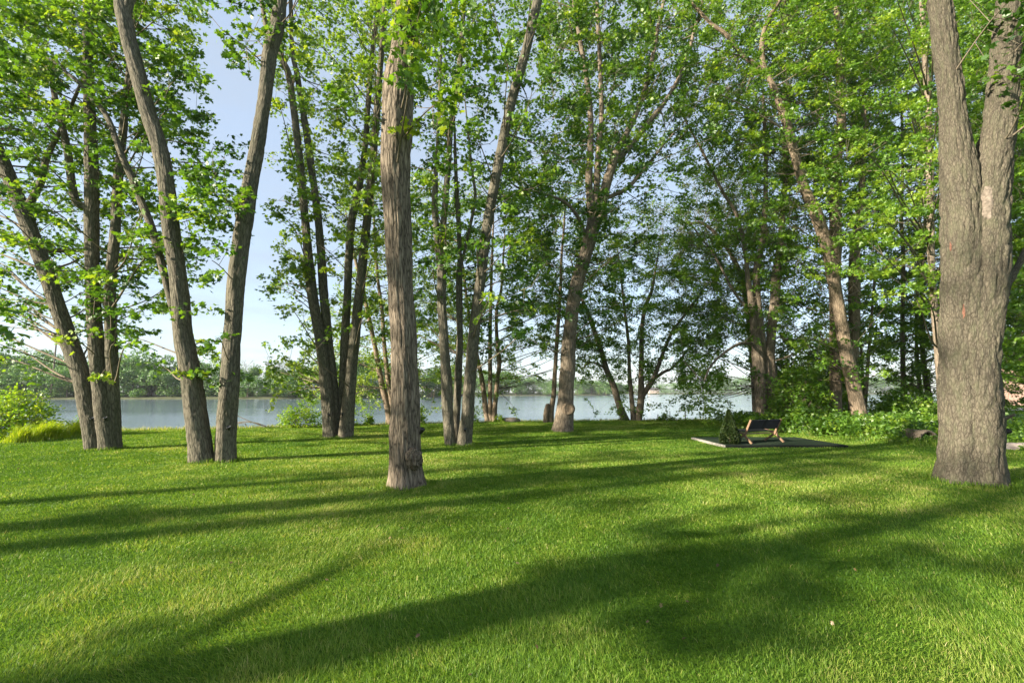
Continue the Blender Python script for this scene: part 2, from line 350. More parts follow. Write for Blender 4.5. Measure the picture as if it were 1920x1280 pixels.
c1 = ramp(N, [(.3, (.045, .105, .010)), (.55, (.09, .175, .016)), (.75, (.15, .22, .03))]); mixn = N('Math', operation='MULTIPLY_ADD'); mixn.inputs[1].default_value = .45; L(n3.outputs[0], mixn.inputs[0])
ms = N('Math', operation='MULTIPLY'); ms.inputs[1].default_value = .55; L(n1.outputs[0], ms.inputs[0]); L(ms.outputs[0], mixn.inputs[2]); L(mixn.outputs[0], c1.inputs[0])
c2 = ramp(N, [(.25, (.35, .35, .3)), (.7, (1.25, 1.2, 1.1))]); L(n2.outputs[0], c2.inputs[0])
mu = N('Mix', data_type='RGBA', blend_type='MULTIPLY'); mu.inputs[0].default_value = .9; L(c1.outputs[0], mu.inputs[6]); L(c2.outputs[0], mu.inputs[7])
geo = N('NewGeometry'); sep = N('SeparateXYZ'); L(geo.outputs['Position'], sep.inputs[0]); zr = N('MapRange'); zr.inputs[1].default_value = -.12; zr.inputs[2].default_value = -.45; L(sep.outputs['Z'], zr.inputs[0])
mud = N('Mix', data_type='RGBA'); mud.inputs[7].default_value = (.11, .095, .07, 1); L(zr.outputs[0], mud.inputs[0]); L(mu.outputs[2], mud.inputs[6])
bp = N('Bump', Strength=.9, Distance=.03); L(n2.outputs[0], bp.inputs['Height'])
pb = N('BsdfPrincipled', Roughness=.95); pb.inputs['Specular IOR Level'].default_value = .1; L(mud.outputs[2], pb.inputs['Base Color']); L(bp.outputs[0], pb.inputs['Normal']); L(pb.outputs[0], o.inputs[0])
lawn = mesh('lawn', np.stack([X.ravel(), Y.ravel(), Z.ravel()], -1), [np.stack([ii, ii + 1, ii + nx + 1, ii + nx], -1).reshape(-1, 4)], m, smooth=True)
tag(lawn, 'mown green lawn between the tree trunks running down to the bank', 'lawn', kind='structure')

m, t, o, N, L = mat('river_water')
tc = N('TexCoord'); mp = N('Mapping'); mp.inputs['Scale'].default_value = (.55, 1.0, 1); L(tc.outputs['Object'], mp.inputs[0])
n1 = N('TexNoise', Scale=2.6, Detail=4.0, Roughness=.55); n2 = N('TexNoise', Scale=.10, Detail=3.0); L(mp.outputs[0], n1.inputs['Vector']); L(mp.outputs[0], n2.inputs['Vector'])
mp2 = N('Mapping'); mp2.inputs['Scale'].default_value = (.012, .07, 1); L(tc.outputs['Object'], mp2.inputs[0]); n3 = N('TexNoise', Scale=1.0, Detail=3.0); L(mp2.outputs[0], n3.inputs['Vector'])
st = N('MapRange'); st.inputs[1].default_value = .35; st.inputs[2].default_value = .65; st.inputs[3].default_value = .07; st.inputs[4].default_value = .36; L(n3.outputs[0], st.inputs[0])
b1 = N('Bump', Distance=.12); L(st.outputs[0], b1.inputs['Strength']); L(n1.outputs[0], b1.inputs['Height'])
pb = N('BsdfPrincipled', Roughness=.10, IOR=1.33); pb.inputs['Base Color'].default_value = (.11, .150, .185, 1); L(b1.outputs[0], pb.inputs['Normal']); L(pb.outputs[0], o.inputs[0])
wv = np.array([[-3000, 5, WATER_Z], [3000, 5, WATER_Z], [3000, 4500, WATER_Z], [-3000, 4500, WATER_Z]], float)
tag(mesh('water', wv, [[[0, 1, 2, 3]]], m), 'calm blue grey river beyond the lawn', 'water', kind='structure')

# far banks: a low land sheet behind the water
FAR = [(-900, 172), (-205, 180), (-150, 184), (-100, 190), (-70, 205), (-52, 225), (-44, 246), (-36, 262), (-52, 300), (-46, 372), (-10, 384), (26, 392), (46, 420), (60, 435), (92, 450), (105, 560), (150, 760), (420, 800), (900, 620), (2500, 500)]
fm = plain('far_bank_soil', (.09, .10, .05), .95, .6, .4)
V = []; F = []
for k, (x, y) in enumerate(FAR):
    for q, (dy, z) in enumerate(((-.5, WATER_Z - .3), (1.0, WATER_Z + .25), (7, WATER_Z + .8), (30, .6), (2200, 3.0))):
        V.append([x * (1 + .0 * dy), y + dy, z])
    if k:
        for q in range(4): F.append([(k - 1) * 5 + q, k * 5 + q, k * 5 + q + 1, (k - 1) * 5 + q + 1])
tag(mesh('far_bank', V, [F], fm, smooth=True), 'low far shore across the river', 'bank', kind='structure')
def far_y(x): return np.interp(x, [f[0] for f in sorted(FAR)], [f[1] for f in sorted(FAR)])

# ------------------------------------------------------------------ the mown grass (nobody could count the blades)
rng = np.random.default_rng(5)
PAD = (5.85, 9.2, 13.45, 16.0)
def grass_field():
    n = 1250000; y0, y1, e = 1.3, 30.0, .4
    d = (y0 ** e + rng.random(n) * (y1 ** e - y0 ** e)) ** (1 / e)
    x = (d + 2.2) * np.tan(rng.uniform(-R(52), R(52), n)) + rng.normal(0, .05, n); y = d
    ok = (y < shore_y(x) + .35) & ~((x > PAD[0]) & (x < PAD[1]) & (y > PAD[2]) & (y < PAD[3]))
    x, y, d = x[ok], y[ok], d[ok]; n = len(x); z = ground_z(x, y)
    big = vn2(x * .45, y * .45, 21); med = vn2(x * 2.2, y * 2.2, 22); fine = vn2(x * 7, y * 7, 24)
    h = rng.uniform(.020, .044, n) * (.75 + .6 * med) * np.clip(.9 + d * .012, .9, 1.3); wd = np.clip(.00115 * d ** .95, .0026, .03) * rng.uniform(.7, 1.3, n)
    az = rng.uniform(0, 2 * np.pi, n); ln = rng.uniform(.2, 1.3, n)
    wind = np.stack([np.cos(6.28 * vn2(x * .6, y * .6, 30)), np.sin(6.28 * vn2(x * .6, y * .6, 31))], -1) * .35
    rd = np.hypot(x - 17, y + 4) + .12 * vn2(x, y, 33); bw = np.tanh(4 * np.sin(rd * np.pi / .62))[:, None] * .38; tang = np.stack([-(y + 4), x - 17], -1) / rd[:, None]      # mown in curved bands
    b = np.stack([np.cos(az) * ln + wind[:, 0], np.sin(az) * ln + wind[:, 1]], -1) + bw * tang; fa = az + np.pi / 2 + rng.normal(0, .5, n)
    s = np.stack([np.cos(fa), np.sin(fa), np.zeros(n)], -1) * (wd / 2)[:, None]
    base = np.stack([x, y, z - .004], -1); mid = base + np.concatenate([b * (h * .35)[:, None], (h * .62)[:, None]], 1); tip = base + np.concatenate([b * h[:, None], (h * 1.0)[:, None]], 1)
    V = np.stack([base - s, base + s, mid - s * .8, mid + s * .8, tip], 1).reshape(-1, 3); k = np.arange(n)[:, None] * 5
    tn = np.clip(.41 + .55 * (big - .5) + .45 * (med - .5) + .34 * (fine - .5) + rng.normal(0, .15, n) + (rng.random(n) < .035) * .45, 0, 1)
    o = mesh('grass', V, [k + np.array([[0, 1, 3, 2]]), k + np.array([[2, 3, 4]])], GRASS, None, {'tint': np.repeat(tn, 5)})
    tag(o, 'short green blades of the mown lawn', 'grass', kind='stuff')
grass_field()

# ------------------------------------------------------------------ near trees traced stem by stem
def stem_rows(pts, Y0, sink=True, extend=4.0, lean=0.0):
    out = []
    for q in pts:
        px, py, wd = q[:3]; Yd = Y0 + (q[3] if len(q) > 3 else 0)
        p = P(px, py, Yd); out.append([*p, wd / 2 / FPX * float(dep(p)) * p[1] / math.hypot(p[0], p[1])])
    if sink:
        p = out[0]; out.insert(0, [p[0], p[1], -.25, p[3] * 1.04])
    if extend:
        a, b = np.array(out[-2]), np.array(out[-1]); d = unit((b - a)[:3]); d[2] = max(d[2], .5); d = unit(d)
        out.append([*(b[:3] + d * extend * .5), b[3] * .7]); out.append([*(b[:3] + d * extend), max(.02, b[3] * .3)])
    return np.array(out)
TREES = {}
def make_tree(name, label, cat, base, Y0, stems, bark, rows=None, leaf=None, kind='maple', size=(.075, .16), sdY=2.0, seed=1, nper=46, up=1, dens=1.0, back=.45,
              tint=.5, near=False, ridge=0.0, rs=(14, 2.0), group='maple trees on the lawn', spl=(.55, 1.05), limbs=(), flare=.16, cell=None, droop=.25):
    rg = np.random.default_rng(seed); p0 = G(*base); root = empty(name, p0, label, cat, group)
    root['kind'] = 'thing'; sk = []; sr = []; parts = []
    for si, pts in enumerate(list(stems) + list(limbs)):
        limb = si >= len(stems)
        sr_ = stem_rows(pts, Y0, sink=not limb, extend=(3.5 if pts[-1][1] < 60 else 1.2))
        rmax = sr_[:, 3].max(); ns = int(np.clip(rmax * 2 * 3.14 / (.016 if near else .03), 10, 190)); stp = .035 if near else .09
        V, F, bc = tube(sr_, ns, stp, seed * 10 + si, .07, ridge if not limb else ridge * .5, rs, flare if not limb else 0)
        parts.append(mesh('limb' if limb else 'trunk', V, F, bark, root, {'bark': bc}, True)); parts[-1]['_v'] = 0
        c = catmull(sr_, .4); sk.append(c[:, :3]); sr.append(c[:, 3])
    skel, srad = np.vstack(sk), np.concatenate(sr)
    for q in parts: del q['_v']
    if rows:
        sp = grid_sprays(Y0 + back * sdY, sdY, rows, rg, size, kind, nper, up, dens)
        nn = np.array([skel[np.argmin(np.linalg.norm(skel[:, :2] - s[:2], axis=1))] for s in sp])
        O = sp - nn; O[:, 2] = np.clip(O[:, 2], -.3, .3); O = unit(O + rg.normal(0, .7, O.shape) * np.array([1, 1, .35])); L_ = rg.uniform(*spl, len(sp))
        branchwork(root, sp, O, L_, skel[2:], srad[2:], rg, cell or (1.7 if Y0 < 17 else 2.5))
        crown_mesh('crown', sp, O, L_, nper, size, kind, leaf or LEAF, root, rg, tint, droop=droop)
    TREES[name] = (root, parts); return root, parts, skel

A_r = {0: (-3, '777888875'), 1: (-3, '777878876'), 2: (-3, '776876786'), 3: (-3, '666666687'), 4: (-2, '5556465'), 5: (-2, '5456256'), 6: (-1, '556466'), 7: (-1, '5465755'), 8: (-1, '454573'), 9: (-1, '332462'), 10: (0, '2002')}
make_tree('maple_tree', 'three stemmed maple at the far left beside the bright bush, one stem leaning out left', 'tree', (192, 840), 13.1,
    [[(176, 838, 40), (157, 720, 40), (126, 630, 37), (97, 540, 34), (72, 470, 34), (40, 390, 33), (8, 310, 32), (-25, 240, 30), (-60, 160, 26), (-110, 60, 20)],
     [(202, 836, 38), (192, 760, 36), (180, 640, 34), (174, 540, 30), (172, 430, 31), (171, 300, 29), (168, 200, 25), (165, 100, 22), (164, 0, 18), (164, -100, 14)],
     [(216, 834, 28, .15), (211, 720, 27, .1), (208, 620, 26), (207, 540, 24), (217, 420, 22), (222, 330, 20), (232, 230, 17), (244, 120, 14), (250, 0, 11)]],
    BARK_B, A_r, LEAF, seed=11, sdY=2.0, near=True, ridge=.012, rs=(22, 3.0), tint=.55,
    limbs=[[(168, 392, 16), (143, 378, 20), (134, 340, 18), (128, 290, 17), (120, 250, 15), (100, 170, 12)], [(50, 392, 20), (75, 345, 17), (90, 290, 14), (118, 235, 10), (150, 160, 7)]])
B_r = {0: (6, '143'), 1: (6, '33'), 4: (5, '66'), 5: (5, '66'), 6: (5, '65'), 7: (4, '363'), 8: (4, '221'), 10: (4, '344')}
make_tree('maple_tree', 'two grey trunks of one maple spreading into a V left of the middle', 'tree', (398, 861), 10.7,
    [[(378, 860, 47), (368, 780, 44), (358, 709, 41), (343, 624, 40), (336, 540, 36), (322, 433, 36), (304, 300, 34), (275, 200, 34), (248, 100, 34), (232, 33, 35), (224, -20, 30), (205, -120, 24)],
     [(422, 858, 42, .1), (425, 790, 40, .1), (430, 720, 39), (438, 600, 34), (443, 533, 34), (455, 433, 36), (478, 300, 30), (494, 200, 27), (506, 100, 29), (519, 50, 30), (526, 0, 26), (532, -80, 24), (545, -160, 20)]],
    BARK_B, B_r, LEAF, seed=12, sdY=.9, near=True, ridge=.013, rs=(20, 2.6), tint=.52,
    limbs=[[(341, 640, 15, .05), (326, 585, 16, .2), (300, 483, 17, .4), (283, 423, 17, .45), (263, 373, 16, .5), (247, 333, 15, .5), (228, 290, 14, .5), (200, 218, 13, .6), (172, 185, 11, .7), (148, 155, 9, .8), (110, 125, 7, 1)],
           [(235, 35, 22), (246, -20, 22), (252, -90, 18)], [(500, 60, 10), (492, 10, 9), (484, -50, 7)]])
C_r = {0: (8, '5567'), 1: (8, '6565'), 2: (8, '4565'), 3: (8, '3554'), 4: (8, '4565'), 5: (8, '4675'), 6: (8, '3455'), 7: (8, '5333'), 8: (8, '5222'), 9: (8, '1322'), 10: (8, '62'), 11: (8, '4')}
make_tree('maple_tree', 'four stemmed maple fanning out just left of the wide central trunk', 'tree', (636, 818), 16.6,
    [[(619, 817, 27), (612, 727, 24), (600, 634, 21), (584, 540, 21), (573, 425, 16), (562, 300, 15), (543, 150, 13), (529, 110, 11), (524, 60, 10), (524, 0, 9)],
     [(632, 800, 17, .2), (626, 715, 15, .2), (616, 634, 16, .2), (606, 540, 18, .2), (598, 425, 15, .2), (582, 300, 14, .2), (570, 220, 13, .2), (557, 140, 11, .2), (548, 95, 9, .2), (545, 0, 8, .2)],
     [(640, 800, 17, .3), (643, 715, 16, .3), (647, 634, 17, .3), (652, 540, 15, .3), (658, 425, 16, .3), (674, 350, 13, .3), (686, 260, 11, .3), (692, 170, 10, .3), (700, 80, 9, .3), (712, 0, 8, .3)],
     [(649, 817, 29), (656, 727, 24), (665, 634, 20), (675, 540, 19), (687, 425, 16), (699, 300, 14), (709, 180, 12), (718, 60, 10), (724, -40, 9)]],
    BARK_B, C_r, LEAF_S, seed=13, sdY=2.4, near=True, ridge=.012, rs=(20, 2.6), tint=.5)
D_r = {0: (10, '2774'), 1: (10, '2664'), 2: (10, '1332'), 3: (11, '11')}
rootD, partsD, _ = make_tree('maple_tree', 'single wide furrowed trunk in the middle with a knobbly burl near its foot', 'tree', (762, 906), 8.0,
    [[(762, 906, 66), (761, 880, 63), (760, 840, 61), (760, 800, 58), (761, 750, 54), (760, 700, 51), (757, 620, 49), (751, 550, 48), (747, 425, 49), (742, 330, 55), (745, 230, 61), (749, 150, 57), (757, 100, 49), (763, 50, 48), (768, 0, 47), (772, -80, 44)]],
    BARK_D, D_r, LEAF, seed=14, sdY=.8, back=-.8, near=True, ridge=.022, rs=(26, 1.6), flare=.34, tint=.6)
E_r = {0: (12, '5664'), 1: (12, '5653'), 2: (12, '4653'), 3: (12, '4543'), 4: (12, '4555'), 5: (12, '5556'), 6: (12, '5555'), 7: (12, '5445'), 8: (12, '4444'), 9: (12, '3333')}
make_tree('maple_tree', 'slim three stemmed maple right of the wide central trunk, its right stem leaning right', 'tree', (860, 832), 14.1,
    [[(844, 832, 22), (840, 780, 21), (838, 727, 21), (832, 634, 17), (828, 540, 17), (831, 430, 12), (841, 300, 11), (846, 230, 10), (860, 140, 11), (867, 50, 9), (872, -30, 8)],
     [(855, 822, 11, .4), (858, 727, 15, .4), (862, 634, 12, .4), (861, 545, 13, .4), (862, 480, 9, .4), (859, 400, 9, .4), (855, 330, 7, .4), (853, 260, 5, .4)],
     [(870, 832, 28), (876, 780, 24), (880, 727, 22), (888, 634, 22), (899, 540, 20), (913, 425, 19), (936, 300, 18), (957, 200, 18), (985, 100, 17), (1008, 0, 17), (1026, -90, 15)]],
    BARK_B, E_r, LEAF, seed=15, sdY=2.0, near=True, ridge=.010, rs=(22, 2.8), tint=.5,
    limbs=[[(827, 548, 9, .1), (822, 480, 11, .1), (816, 400, 12, .1), (816, 345, 11, .1), (819, 290, 6, .1), (825, 150, 5, .1), (828, 60, 4, .1)],
           [(864, 500, 6, .4), (880, 430, 6, .4), (891, 370, 6, .4), (885, 320, 5, .4), (878, 250, 4, .4)]])
F_r = {0: (15, '588863'), 1: (15, '478864'), 2: (15, '377764'), 3: (15, '477763'), 4: (15, '577732'), 5: (15, '76642'), 6: (15, '6662'), 7: (15, '6553'), 8: (15, '6442'), 9: (15, '332')}
rootF, partsF, _ = make_tree('maple_tree', 'maple right of centre with a round healed scar low on its trunk', 'tree', (1056, 810), 18.9,
    [[(1056, 809, 40), (1058, 790, 36), (1060, 765, 32), (1062, 720, 29), (1065, 690, 28), (1067, 640, 26), (1072, 590, 25), (1080, 540, 25), (1090, 500, 25), (1100, 470, 24), (1107, 440, 25), (1110, 410, 18), (1104, 336, 13), (1108, 250, 11), (1103, 170, 10), (1085, 60, 8), (1072, -20, 7)]],
    BARK_K, F_r, LEAF, seed=16, sdY=2.8, back=.7, near=True, ridge=.014, rs=(18, 2.4), tint=.47, flare=.1,
    limbs=[[(1106, 450, 19, -.1), (1124, 400, 20, -.1), (1136, 350, 18, -.1), (1146, 315, 17, -.1), (1156, 285, 15, -.1), (1172, 255, 12, -.1), (1195, 208, 10), (1212, 161, 9), (1227, 91, 8), (1234, 50, 7), (1250, -20, 6)],
           [(1150, 305, 13), (1181, 275, 11, .3), (1215, 232, 10, .5), (1249, 188, 9, .7), (1276, 141, 8, .8), (1292, 94, 7, .9), (1309, 34, 6, 1)],
           [(1112, 430, 15), (1118, 360, 12), (1123, 269, 11), (1128, 215, 9), (1124, 100, 8), (1119, 0, 7)],
           [(1134, 372, 9), (1160, 362, 8), (1181, 349, 8), (1212, 312, 6), (1230, 290, 5)],
           [(1098, 445, 8), (1085, 410, 7, -.5), (1059, 379, 6, -1), (1013, 362, 5, -1.4), (975, 354, 4, -1.8)]])
G_r = {5: (16, '33'), 6: (16, '343'), 7: (15, '4443'), 8: (15, '4442'), 9: (15, '3331')}
make_tree('shore_tree', 'thin sunlit tan trunk with a hollow stump at its foot, standing at the lawn edge', 'tree', (1030, 790), 24.8,
    [[(1031, 789, 14), (1034, 765, 11), (1038, 740, 9), (1041, 690, 8), (1047, 600, 7), (1051, 540, 6), (1053, 480, 5), (1057, 430, 4), (1060, 380, 3)]],
    BARK_L, G_r, LEAF_S, 'star', (.10, .16), seed=17, sdY=1.8, tint=.45, group='trees along the water edge')
H_r = {5: (13, '333'), 6: (13, '333'), 7: (13, '344'), 8: (13, '4455'), 9: (13, '44555'), 10: (13, '45333'), 11: (13, '23')}
make_tree('shore_tree', 'young three stemmed tree on the bank just right of the slim maple', 'tree', (920, 787), 25.6,
    [[(914, 785, 11), (911, 770, 10), (905, 720, 9), (895, 670, 8), (884, 620, 7), (875, 560, 5), (868, 500, 4)],
     [(919, 786, 10), (919, 740, 8), (919, 690, 8), (919, 640, 7), (920, 577, 6), (922, 500, 5), (925, 420, 3)],
     [(926, 785, 11), (929, 750, 9), (933, 710, 8), (936, 680, 8), (932, 640, 7), (931, 585, 6), (940, 540, 5), (945, 460, 3)]],
    BARK_L, H_r, LEAF_S, 'star', (.10, .16), seed=18, sdY=1.8, tint=.42, group='trees along the water edge')
I_r = {5: (10, '445'), 6: (10, '4455'), 7: (10, '4556'), 8: (10, '5677'), 9: (9, '45677'), 10: (9, '46665'), 11: (9, '2543')}
make_tree('shore_tree', 'sunlit leaning tree half hidden behind the left side of the wide central trunk', 'tree', (733, 791), 24.0,
    [[(731, 790, 15), (727, 765, 12), (718, 727, 11), (711, 695, 10), (704, 655, 9), (690, 587, 8), (681, 545, 7), (667, 490, 6), (655, 430, 4)],
     [(738, 788, 12), (733, 743, 10), (726, 700, 9), (720, 640, 8), (716, 580, 7), (708, 520, 6), (703, 450, 5), (700, 380, 3)]],
    BARK_L, I_r, LEAF_S, 'star', (.10, .16), seed=19, sdY=1.8, tint=.62, group='trees along the water edge')
J_r = {5: (18, '01'), 6: (17, '324'), 7: (17, '5676'), 8: (17, '55677'), 9: (17, '66786'), 10: (17, '7765'), 11: (17, '131')}
make_tree('shore_tree', 'low spreading many stemmed tree at the water edge left of the small cone shrub', 'tree', (1184, 788), 26.2,
    [[(1172, 787, 15), (1162, 762, 13), (1151, 725, 12), (1138, 695, 11), (1128, 660, 10), (1108, 602, 8), (1092, 562, 6), (1080, 520, 4)],
     [(1188, 787, 11), (1185, 752, 9), (1181, 712, 8), (1180, 690, 7), (1178, 640, 6), (1170, 570, 5), (1162, 500, 3)],
     [(1197, 787, 14), (1202, 745, 13), (1202, 700, 10), (1203, 660, 9), (1204, 610, 8), (1212, 570, 7), (1222, 545, 6), (1230, 500, 4)]],
    BARK_K, J_r, LEAF_D, 'star', (.10, .16), seed=20, sdY=2.0, tint=.45, group='trees along the water edge',
    limbs=[[(1204, 742, 11), (1225, 710, 9), (1242, 665, 7), (1260, 622, 6), (1278, 598, 5), (1305, 562, 4)], [(1224, 712, 7), (1245, 697, 6), (1260, 690, 5), (1280, 668, 4), (1296, 645, 3)],
           [(1138, 694, 5), (1122, 683, 4), (1104, 679, 4), (1092, 690, 3)]])
K_r = {2: (20, '44'), 3: (20, '566'), 4: (19, '25777'), 5: (19, '06766'), 6: (19, '26776'), 7: (20, '5665'), 8: (20, '4467'), 9: (20, '55666'), 10: (20, '84366'), 11: (20, '82068')}
make_tree('maple_tree', 'tall multi stemmed maple directly behind the black bench', 'tree', (1437, 797), 22.0,
    [[(1428, 797, 28), (1427, 740, 25), (1424, 700, 24), (1420, 660, 23), (1414, 610, 15), (1408, 560, 13), (1402, 520, 10), (1397, 470, 8), (1380, 400, 7), (1355, 360, 6), (1320, 290, 5), (1290, 235, 4)],
     [(1434, 797, 24, .15), (1430, 700, 20, .1), (1428, 640, 17, .1), (1420, 560, 15, .1), (1418, 510, 14, .1), (1428, 460, 12, .1), (1434, 400, 10), (1436, 300, 8), (1432, 200, 6)],
     [(1449, 797, 27, .1), (1447, 720, 23), (1444, 660, 19), (1449, 600, 18), (1453, 560, 20), (1455, 520, 19), (1460, 480, 14), (1468, 400, 11), (1474, 300, 9), (1480, 200, 7)]],
    BARK_K, K_r, LEAF_D, 'star', (.10, .19), seed=21, sdY=2.6, back=.8, near=True, ridge=.012, rs=(18, 2.4), tint=.45,
    limbs=[[(1412, 645, 7), (1385, 645, 6, -1), (1350, 668, 5, -1.5), (1330, 690, 4, -1.7), (1318, 715, 3, -1.8)], [(1398, 575, 6), (1375, 545, 5, .5), (1340, 480, 4, 1), (1310, 440, 3, 1.3)]], droop=.5)
L_r = {0: (19, '5788998'), 1: (19, '4689998'), 2: (19, '3688998'), 3: (20, '568898'), 4: (20, '356898'), 5: (22, '6788'), 6: (22, '5678'), 7: (22, '4677'), 8: (22, '4535'), 9: (22, '3435'), 10: (23, '455')}
make_tree('maple_tree', 'leaning tan trunk in the ferns with dark upright stems rising behind it', 'tree', (1610, 807), 19.4,
    [[(1617, 806, 31), (1603, 740, 30), (1587, 660, 28), (1577, 600, 26), (1566, 540, 26), (1552, 470, 25), (1530, 400, 24), (1507, 350, 20), (1493, 300, 18), (1480, 250, 17), (1464, 200, 15), (1444, 150, 12), (1431, 118, 12), (1430, 74, 10), (1442, 35, 9), (1470, -10, 8)]],
    BARK_L, L_r, LEAF_D, 'star', (.10, .19), seed=22, sdY=3.0, back=1.1, near=True, ridge=.012, rs=(20, 2.6), tint=.5,
    limbs=[[(1438, 140, 10), (1427, 131, 10), (1410, 117, 9), (1393, 104, 9), (1360, 64, 8), (1333, 44, 7), (1300, 10, 6)]])
make_tree('maple_tree', 'dark upright trunk rising straight behind the leaning tan trunk', 'tree', (1578, 800), 21.0,
    [[(1569, 800, 27), (1567, 760, 25), (1566, 700, 22), (1565, 600, 21), (1566, 500, 24), (1567, 400, 25), (1568, 300, 23), (1577, 240, 20), (1575, 150, 16), (1570, 60, 13), (1568, -20, 12)],
     [(1600, 798, 22, .6), (1600, 720, 20, .6), (1601, 640, 21, .6), (1602, 540, 24, .6), (1604, 460, 20, .6), (1612, 400, 14, .6), (1618, 300, 12, .6), (1620, 200, 10, .6)]],
    BARK_L, {0: (23, '4554'), 1: (23, '5555'), 2: (23, '5555'), 3: (23, '4444'), 4: (23, '4444')}, LEAF_D, 'star', (.10, .19), seed=23, sdY=3.0, back=1.0, near=True, ridge=.012, rs=(18, 2.4), tint=.42)
M_r = {0: (29, '455'), 1: (29, '344'), 2: (29, '333')}
rootM, partsM, _ = make_tree('maple_tree', 'giant scaly barked double trunk filling the right edge', 'tree', (1818, 899), 8.35,
    [[(1808, 898, 122), (1808, 860, 112), (1808, 780, 104), (1804, 660, 92), (1806, 540, 97), (1806, 430, 88), (1801, 330, 82), (1789, 235, 62), (1780, 150, 55), (1761, 0, 50), (1748, -100, 48)],
     [(1833, 898, 114, -.13), (1833, 850, 106, -.13), (1833, 780, 101, -.13), (1834, 660, 88, -.13), (1846, 540, 96, -.13), (1852, 430, 88, -.13), (1858, 330, 88, -.13), (1874, 235, 72, -.13), (1881, 150, 66, -.13), (1893, 0, 60, -.13), (1902, -100, 55, -.13)]],
    BARK_M, M_r, LEAF, seed=24, sdY=.7, back=-.2, near=True, ridge=.030, rs=(15, 4.5), flare=.18, tint=.45,
    limbs=[[(1862, 560, 22, .1), (1885, 535, 20, .1), (1902, 510, 17, .1), (1918, 480, 15, .1), (1945, 430, 14, .2), (1985, 350, 12, .3)]])
PR_r = {0: (25, '67888'), 1: (25, '678888'), 2: (25, '678888'), 3: (25, '777888'), 4: (25, '777888'), 5: (25, '777888'), 6: (25, '777888'), 7: (25, '677788'), 8: (25, '677788'), 9: (25, '566788'), 10: (25, '556688'), 11: (26, '3348')}
make_tree('woodland_tree', 'straight slim trunk among the leaves left of the giant double trunk', 'tree', (1694, 790), 27.0,
    [[(1694, 789, 11), (1694, 740, 11), (1693, 674, 10), (1692, 600, 9), (1694, 500, 8), (1690, 400, 7), (1693, 300, 6), (1690, 200, 5)]],
    BARK_K, PR_r, LEAF_D, 'star', (.11, .20), seed=25, sdY=2.2, tint=.44, group='trees in the right hand wood')
make_tree('woodland_tree', 'dark trunk split low in two just left of the giant double trunk, behind the ferns', 'tree', (1742, 785), 28.5,
    [[(1734, 784, 10), (1731, 760, 10), (1725, 726, 9), (1720, 680, 8), (1718, 600, 7), (1722, 500, 6), (1725, 400, 5)],
     [(1748, 784, 14), (1745, 760, 14), (1738, 722, 13), (1730, 660, 10), (1728, 560, 8), (1735, 400, 6)]],
    BARK_K, {7: (26, '44'), 8: (26, '55'), 9: (26, '54'), 10: (26, '33')}, LEAF_D, 'star', (.11, .20), seed=26, sdY=2.0, tint=.5, group='trees in the right hand wood')
make_tree('woodland_tree', 'thin dark sapling trunks right of the leaning tan trunk', 'tree', (1624, 788), 25.0,
    [[(1622, 788, 7), (1624, 740, 7), (1627, 690, 7), (1632, 620, 6), (1640, 520, 5), (1646, 420, 4)], [(1620, 788, 6, .3), (1619, 740, 6, .3), (1617, 690, 6, .3), (1612, 600, 5, .3)]],
    BARK_L, {8: (24, '34'), 9: (24, '444'), 10: (24, '334')}, LEAF_D, 'star', (.11, .20), seed=27, sdY=1.5, tint=.5, group='trees in the right hand wood')
make_tree('woodland_tree', 'pinkish upper trunk seen through leaves along the left side of the giant double trunk', 'tree', (1768, 812), 16.5,
    [[(1768, 812, 17), (1762, 700, 16), (1752, 580, 15), (1746, 480, 15), (1745, 400, 16), (1744, 330, 16), (1741, 200, 14), (1733, 100, 12), (1728, 0, 10)]],
    BARK_K, {0: (26, '35'), 1: (26, '35'), 2: (26, '45'), 3: (26, '55'), 4: (25, '355'), 5: (25, '466'), 6: (25, '466'), 7: (25, '355'), 8: (26, '34')}, LEAF_D, 'star', (.10, .16), seed=28, sdY=1.6, back=-.4, tint=.6, group='trees in the right hand wood')
make_tree('woodland_tree', 'dark leafy tree at the right border, its foliage hanging down behind the giant double trunk', 'tree', (1990, 800), 21.0,
    [[(1990, 800, 34), (1985, 700, 30), (1980, 500, 26), (1975, 300, 22), (1975, 100, 18)]],
    BARK_K, {r: (28, '89999') for r in range(0, 11)}, LEAF_D, 'star', (.11, .20), seed=29, sdY=2.0, tint=.4, group='trees in the right hand wood')
make_tree('willow_tree', 'pale grey green willow at the water edge seen behind the bench tree', 'tree', (1300, 786), 28.5,
    [[(1420, 786, 18), (1415, 700, 16), (1405, 600, 13), (1390, 520, 11), (1360, 460, 8), (1320, 420, 6), (1290, 420, 4)]],
    BARK_K, {5: (18, '0035'), 6: (18, '03676'), 7: (18, '13666'), 8: (19, '4443'), 9: (20, '333')}, LEAF_W, 'slim', (.16, .26), seed=30, sdY=2.0, tint=.5, droop=.8, group='trees along the water edge')

